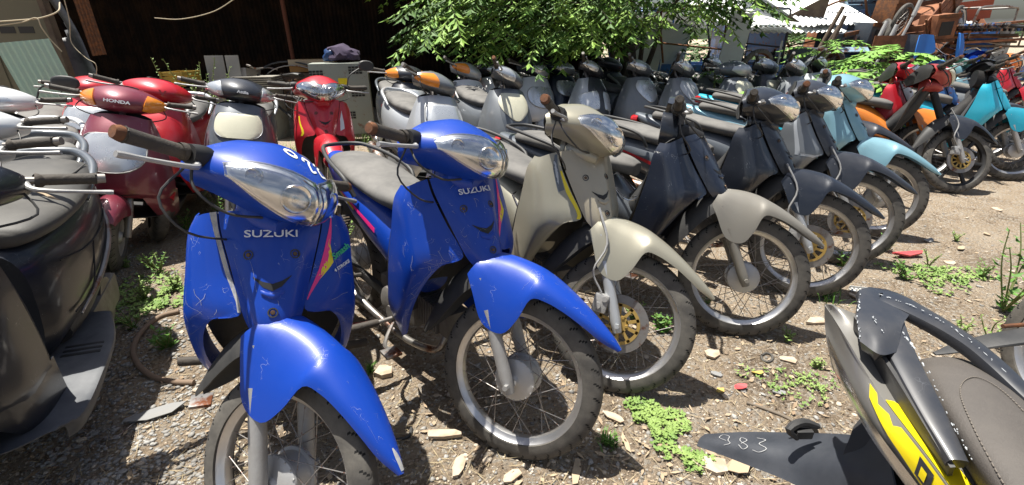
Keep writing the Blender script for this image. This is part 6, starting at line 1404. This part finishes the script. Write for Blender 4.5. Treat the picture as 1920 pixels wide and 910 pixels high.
ub_at('small grey motorcycle left of the yellow green fern', 1462, 102, -50, 30, dict(main=m_mgrey, cowl_on=False))
# ------------------------------------------------------------------ foreground tail at the right, built where it stands
m_silt = paint('grey_silver_tail_paint', (.24, .23, .21), dust=.25, scratch=.15, metal=.3, coat=.4)
m_mattb = mat('scuffed_black_paint', (.012, .017, .028), .42, coat=.3, dust=.2, scratch=.15)
m_brseat = mat('brown_grey_seat_vinyl', (.07, .062, .056), .65, dust=.35, dustcol=(.17, .15, .13), dscale=9, bump=.35, bscale=260)
T0 = Vector((.60, .30, 0)); tl = thing('underbone_motorcycle', 'grey motorcycle with yellow side decal and black grab rail seen from behind at lower right', 'motorcycle', Matrix.Translation(T0), 'underbone motorcycles parked in the yard')
def W(px, py, z): return at(px, py, z) - T0
def quad_shell(rows, th, nu=5, nv=4): return Surf([[tuple(p) for p in r_] for r_ in rows], nu, nv).shell(th)
m_ = m_mattb
# grab rail: a closed horseshoe of flat section
def flat_tube(P, wv, hv, n=12):
    P = [Vector(p) for p in P]; D = cat([list(p) + [a, b] for p, a, b in zip(P, wv, hv)], 5); pts = [Vector(d[:3]) for d in D]; V = []; F = []
    for i, p in enumerate(pts):
        t = (pts[min(i + 1, len(pts) - 1)] - pts[max(i - 1, 0)]).normalized(); s_ = t.cross(Vector((0, 0, 1))).normalized(); u = s_.cross(t)
        for k in range(n):
            a = 2 * math.pi * k / n; c, q = math.cos(a), math.sin(a)
            V.append(p + s_ * D[i][3] * math.copysign(abs(c) ** .6, c) + u * D[i][4] * math.copysign(abs(q) ** .6, q))
    for i in range(len(pts) - 1):
        for k in range(n): F.append((i * n + k, i * n + (k + 1) % n, (i + 1) * n + (k + 1) % n, (i + 1) * n + k))
    F += [tuple(range(n))[::-1], tuple((len(pts) - 1) * n + k for k in range(n))]
    return MB().add(V, F)
gr = obj('grab_rail', flat_tube([W(1794, 870, .765), W(1742, 774, .785), W(1686, 666, .81), W(1652, 585, .825), W(1648, 560, .83), W(1700, 580, .83), (W(1790, 632, .81)), W(1860, 685, .79), W(1935, 755, .77)],
     [.012, .018, .022, .030, .034, .030, .022, .018, .014], [.010, .012, .013, .012, .012, .012, .013, .012, .010]).me('grab_rail', m_), tl)
S_RP = Surf([[tuple(W(1612, 548, .845)), tuple(W(1655, 565, .845)), tuple(W(1705, 590, .835))], [tuple(W(1606, 590, .84)), tuple(W(1650, 620, .84)), tuple(W(1692, 612, .835))], [tuple(W(1612, 640, .825)), tuple(W(1650, 665, .825)), tuple(W(1684, 660, .82))]], 5, 5)
obj('rail_plate', S_RP.shell(.02).me('rail_plate', m_mattb), gr)
S_RS = Surf([[tuple(W(1608, 592, .838)), tuple(W(1607, 632, .79)), tuple(W(1612, 680, .75))], [tuple(W(1674, 688, .808)), tuple(W(1667, 718, .775)), tuple(W(1668, 750, .74))], [tuple(W(1738, 790, .785)), tuple(W(1732, 806, .765)), tuple(W(1730, 825, .74))], [tuple(W(1792, 876, .765)), tuple(W(1788, 884, .752)), tuple(W(1786, 892, .742))]], 4, 4)
obj('rail_side', S_RS.shell(.006).me('rail_side', m_plastic), gr)
m_chip = mat('chipped_paint_primer', (.42, .44, .46), .8)
rg = random.Random(4); cm = MB()
EDG = [(1607, 585), (1612, 640), (1655, 690), (1700, 760), (1750, 840), (1800, 880)]
for k in range(60):
    t = rg.random() * 4.99; i = int(t); f_ = t - i; px = EDG[i][0] + (EDG[i + 1][0] - EDG[i][0]) * f_; py = EDG[i][1] + (EDG[i + 1][1] - EDG[i][1]) * f_
S_ = None
def edge_chips(P, n, seed, r0=.0012):
    rg = random.Random(seed); C_ = cat([tuple(p) for p in P], 12); mb = MB()
    for k in range(n):
        i = rg.randrange(len(C_) - 1); p = Vector(C_[i]).lerp(Vector(C_[i + 1]), rg.random()); d_ = Vector(C_[i + 1]) - Vector(C_[i]); d_.normalize()
        l = r0 * rg.choice((.6, .8, 1, 2, 3)); mb.join(tube([tuple(p - d_ * l), tuple(p + d_ * l * .2), tuple(p + d_ * l)], [r0 * .3, r0 * rg.uniform(.4, 1.1), r0 * .3], 5, 1).xf(Matrix.Translation((rg.gauss(0, .0012), rg.gauss(0, .0012), 0))))
    return mb
rail_out = [W(1793, 872, .772), W(1740, 775, .792), W(1676, 668, .818), W(1620, 600, .842)]
obj('paint_chips', edge_chips([W(1614, 548, .847), W(1609, 590, .842), W(1612, 636, .828)], 30, 1).join(edge_chips([W(1822, 862, .775), W(1775, 770, .797), W(1720, 662, .82), W(1690, 620, .832)], 40, 2)).join(edge_chips([W(1640, 550, .845), W(1720, 578, .842), W(1800, 625, .823), W(1890, 700, .793)], 34, 3)).join(edge_chips([W(1625, 580, .849), W(1670, 640, .84)], 8, 4)).me('paint_chips', m_chip), gr)
# tail cowl: side shell, top, chrome strip, decal
S_T = Surf([[tuple(W(1546, 572, .80)), tuple(W(1546, 600, .77)), tuple(W(1550, 640, .745)), tuple(W(1560, 690, .70))],
            [tuple(W(1592, 640, .80)), tuple(W(1588, 680, .765)), tuple(W(1588, 720, .735)), tuple(W(1592, 745, .70))],
            [tuple(W(1650, 740, .77)), tuple(W(1645, 780, .745)), tuple(W(1640, 810, .715)), tuple(W(1640, 830, .68))],
            [tuple(W(1740, 860, .745)), tuple(W(1730, 890, .72)), tuple(W(1720, 915, .69)), tuple(W(1715, 935, .655))],
            [tuple(W(1830, 985, .715)), tuple(W(1820, 1010, .69)), tuple(W(1810, 1035, .66)), tuple(W(1800, 1060, .62))]], 6, 5)
def facing(S): return 1 if float(np.sum(S.N * (np.array([0 - T0.x, 0 - T0.y, CAM_H]) - S.G))) > 0 else -1
fT = facing(S_T)
ts = obj('tail_cowl', S_T.shell(.005 * fT).me('tail_cowl', m_silt), tl)
obj('chrome_trim', S_T.strip([(.25, 1.35), (1, 1.35), (2, 1.5), (3, 1.6), (4, 1.7)], [(.45, 2.5), (1, 2.55), (2, 2.6), (3, 2.6), (4, 2.6)], .004 * fT, 6, 4).me('chrome_trim', m_chrome), ts)
S_TT = Surf([[tuple(W(1546, 570, .80)), tuple(W(1568, 575, .82)), tuple(W(1620, 595, .80))], [tuple(W(1590, 640, .80)), tuple(W(1625, 635, .80)), tuple(W(1670, 640, .80))], [tuple(W(1650, 740, .77)), tuple(W(1700, 740, .765)), tuple(W(1760, 725, .77))], [tuple(W(1740, 860, .745)), tuple(W(1800, 860, .74)), tuple(W(1860, 830, .74))], [tuple(W(1830, 985, .715)), tuple(W(1880, 985, .70)), tuple(W(1950, 960, .7))]], 6, 5)
fTT = facing(S_TT)
tt = obj('tail_top', S_TT.shell(.004 * fTT).me('tail_top', m_silt), tl)
dec = obj('side_decal', S_T.strip([(1.75, .15), (1.95, .1), (2.0, .45), (2.25, .25), (2.35, .5), (2.5, .12), (3, .06), (4, .05)], [(1.78, .7), (1.95, .85), (2.1, 1.0), (2.3, 1.15), (2.4, 1.2), (2.55, 1.25), (3, 1.5), (4, 1.6)], .002 * fT, 6, 4).me('side_decal', m_yellow), ts)
obj('side_decal', S_TT.strip([(2.1, .02), (2.35, .02), (2.6, .02), (3, .02), (3.9, .02)], [(2.12, .3), (2.3, .65), (2.5, .35), (3, .7), (3.9, .9)], .002 * fTT, 5, 3).me('side_decal', m_yellow), tt)
for a, b in ((2.9, 'n'), (3.35, 'n')):
    obj('decal_letter', S_T.strip([(a, .25), (a + .3, .25)], [(a, 1.3), (a + .3, 1.35)], .0035 * fT, 4, 3).me('decal_letter', m_dark), ts)
    obj('decal_letter', S_T.strip([(a + .08, .55), (a + .2, .55)], [(a + .08, 1.1), (a + .2, 1.12)], .005 * fT, 4, 3).me('decal_letter', m_yellow), ts)
# seat
S_SE = Surf([[tuple(W(1712, 690, .745)), tuple(W(1735, 672, .775)), tuple(W(1800, 672, .78)), tuple(W(1850, 695, .76)), tuple(W(1870, 720, .73))],
             [tuple(W(1712, 730, .74)), tuple(W(1745, 705, .79)), tuple(W(1830, 710, .80)), tuple(W(1905, 740, .78)), tuple(W(1940, 770, .74))],
             [tuple(W(1765, 820, .73)), tuple(W(1800, 800, .79)), tuple(W(1890, 800, .805)), tuple(W(1980, 830, .78)), tuple(W(2030, 860, .74))],
             [tuple(W(1850, 950, .71)), tuple(W(1880, 930, .78)), tuple(W(1980, 930, .80)), tuple(W(2090, 960, .77)), tuple(W(2150, 980, .73))],
             [tuple(W(1950, 1110, .70)), tuple(W(1990, 1090, .77)), tuple(W(2100, 1090, .79)), tuple(W(2220, 1120, .76)), tuple(W(2280, 1140, .72))]], 6, 5)
se = obj('seat', S_SE.shell(.03).me('seat', m_brseat), tl)
obj('seat_base', Surf([[tuple(W(1705, 705, .72)), tuple(W(1790, 700, .72)), tuple(W(1880, 730, .72))], [tuple(W(1770, 850, .70)), tuple(W(1900, 850, .70)), tuple(W(2030, 880, .70))], [tuple(W(1950, 1120, .66)), tuple(W(2100, 1120, .66)), tuple(W(2280, 1150, .66))]], 4, 4).shell(.01).me('seat_base', m_black), tl)
m_thread = mat('pale_thread', (.15, .13, .11), .9)
def stitches(P, n):
    mb = MB(); L_ = [S_SE.pt(a, b, .0016) for a, b in cat([(a, b, 0) for a, b in P], 14)[:, :2]]
    L2 = [S_SE.pt(a, b, -.0016) for a, b in cat([(a, b, 0) for a, b in P], 14)[:, :2]]
    L_ = L_ if (L_[0][2] > L2[0][2]) else L2
    for k in range(0, len(L_) - 1):
        a, b = Vector(L_[k]), Vector(L_[k + 1]); mb.join(tube([tuple(a), tuple(a.lerp(b, .72))], .0009, 4, 1))
    return mb
obj('stitching', stitches([(3.9, .75), (3, .8), (2, .9), (1.2, 1.05), (.7, 1.5), (.6, 2.0), (.75, 2.6), (1.2, 3.0), (2, 3.1)], 40).me('stitching', m_thread), se)
obj('stitching', stitches([(3.9, 1.15), (3, 1.2), (2, 1.3), (1.35, 1.5), (.98, 2.0), (1.2, 2.5), (2, 2.8)], 40).me('stitching', m_thread), se)
# rear mudguard with chalk number
S_M = Surf([[tuple(W(1306, 836, .33)), tuple(W(1312, 822, .34)), tuple(W(1322, 814, .34))],
            [tuple(W(1390, 868, .37)), tuple(W(1395, 835, .40)), tuple(W(1400, 810, .39))],
            [tuple(W(1500, 915, .42)), tuple(W(1500, 850, .46)), tuple(W(1510, 812, .45))],
            [tuple(W(1600, 1000, .46)), tuple(W(1590, 880, .53)), tuple(W(1590, 815, .52))],
            [tuple(W(1740, 1100, .50)), tuple(W(1690, 960, .60)), tuple(W(1660, 830, .60))]], 6, 5)
mg = obj('rear_mudguard', S_M.shell(.004).me('rear_mudguard', mat('mudguard_plastic', (.022, .026, .034), .45, dust=.35, dustcol=(.12, .125, .14), bump=.08, bscale=60)), tl)
sg = .0025 if Vector(S_M.N[8, 5]).z > 0 else -.0025
for P in ([(.62, 1.1), (.45, 1.3), (.50, 1.65), (.66, 1.5), (.66, 1.15), (.72, .95), (.60, .75)], [(.95, 1.05), (1.05, 1.3), (.93, 1.45), (.92, 1.2), (1.08, .95), (1.0, .75), (.90, .95)], [(1.22, 1.5), (1.38, 1.4), (1.28, 1.15), (1.42, .95), (1.3, .75), (1.18, .8)]):
    obj('chalk_mark', S_M.line(P, .015, sg).me('chalk_mark', mat('faint_chalk', (.38, .38, .38), .9), smooth=False), mg)
p0 = W(1495, 822, .50); obj('light_bracket', MB().join(tube([tuple(p0), tuple(W(1480, 805, .52)), tuple(W(1505, 792, .53)), tuple(W(1535, 800, .52))], [.006, .009, .009, .006], 8, 3)).join(box(p0.x - .005, p0.x + .03, p0.y - .004, p0.y + .010, .50, .52, .003)).me('light_bracket', m_plastic), mg)
obj('bracket_fin', plate([(0, 0), (.07, 0), (.055, .03), (.02, .035)], .006).xf(Matrix.Translation(W(1478, 815, .45))).me('bracket_fin', m_plastic), mg)
obj('inner_mudguard', Surf([[tuple(W(1600, 800, .56)), tuple(W(1640, 760, .60)), tuple(W(1700, 780, .62))], [tuple(W(1580, 900, .50)), tuple(W(1700, 880, .58)), tuple(W(1800, 900, .62))], [tuple(W(1700, 1080, .45)), tuple(W(1800, 1050, .55)), tuple(W(1950, 1100, .6))]], 4, 4).shell(.006).me('inner_mudguard', m_black), tl)
wheel(tl, 'rear_wheel', Tm(-.02, -.05, .278, -95, 0, 0), 'cast', 1)
obj('swingarm', MB().join(box(-.12, -.08, -.7, .0, .25, .30)).join(box(.05, .09, -.7, .0, .25, .30)).me('swingarm', m_black), tl)
obj('engine', box(-.14, .14, -.85, -.5, .2, .55, .03).me('engine', m_engine), tl)
# neighbour at the right edge
nb = underbone('motorcycle cut by the right edge with dusty rear wheel and black mudguard arm', 1.99, .66, -84, 4, 0, dict(main=m_dark, tail=m_dark, exhaust=False, rear_fender=False), detail=1)
NM = Matrix.Translation((1.99, .66, 0)) @ Matrix.Rotation(R(-84), 4, 'Z') @ Matrix.Rotation(R(-4), 4, 'X')
obj('mudguard_arm', flat_tube([at(1752, 664, .42), at(1800, 652, .44), at(1860, 640, .47), at(1940, 628, .50)], [.006, .022, .030, .034], [.003, .004, .006, .008]).me('mudguard_arm', m_plastic), nb, NM.inverted())
obj('mudguard_brace', tube([at(1880, 612, .5), at(1960, 606, .5)], .006, 8, 1).me('mudguard_brace', m_rusty), nb, NM.inverted())
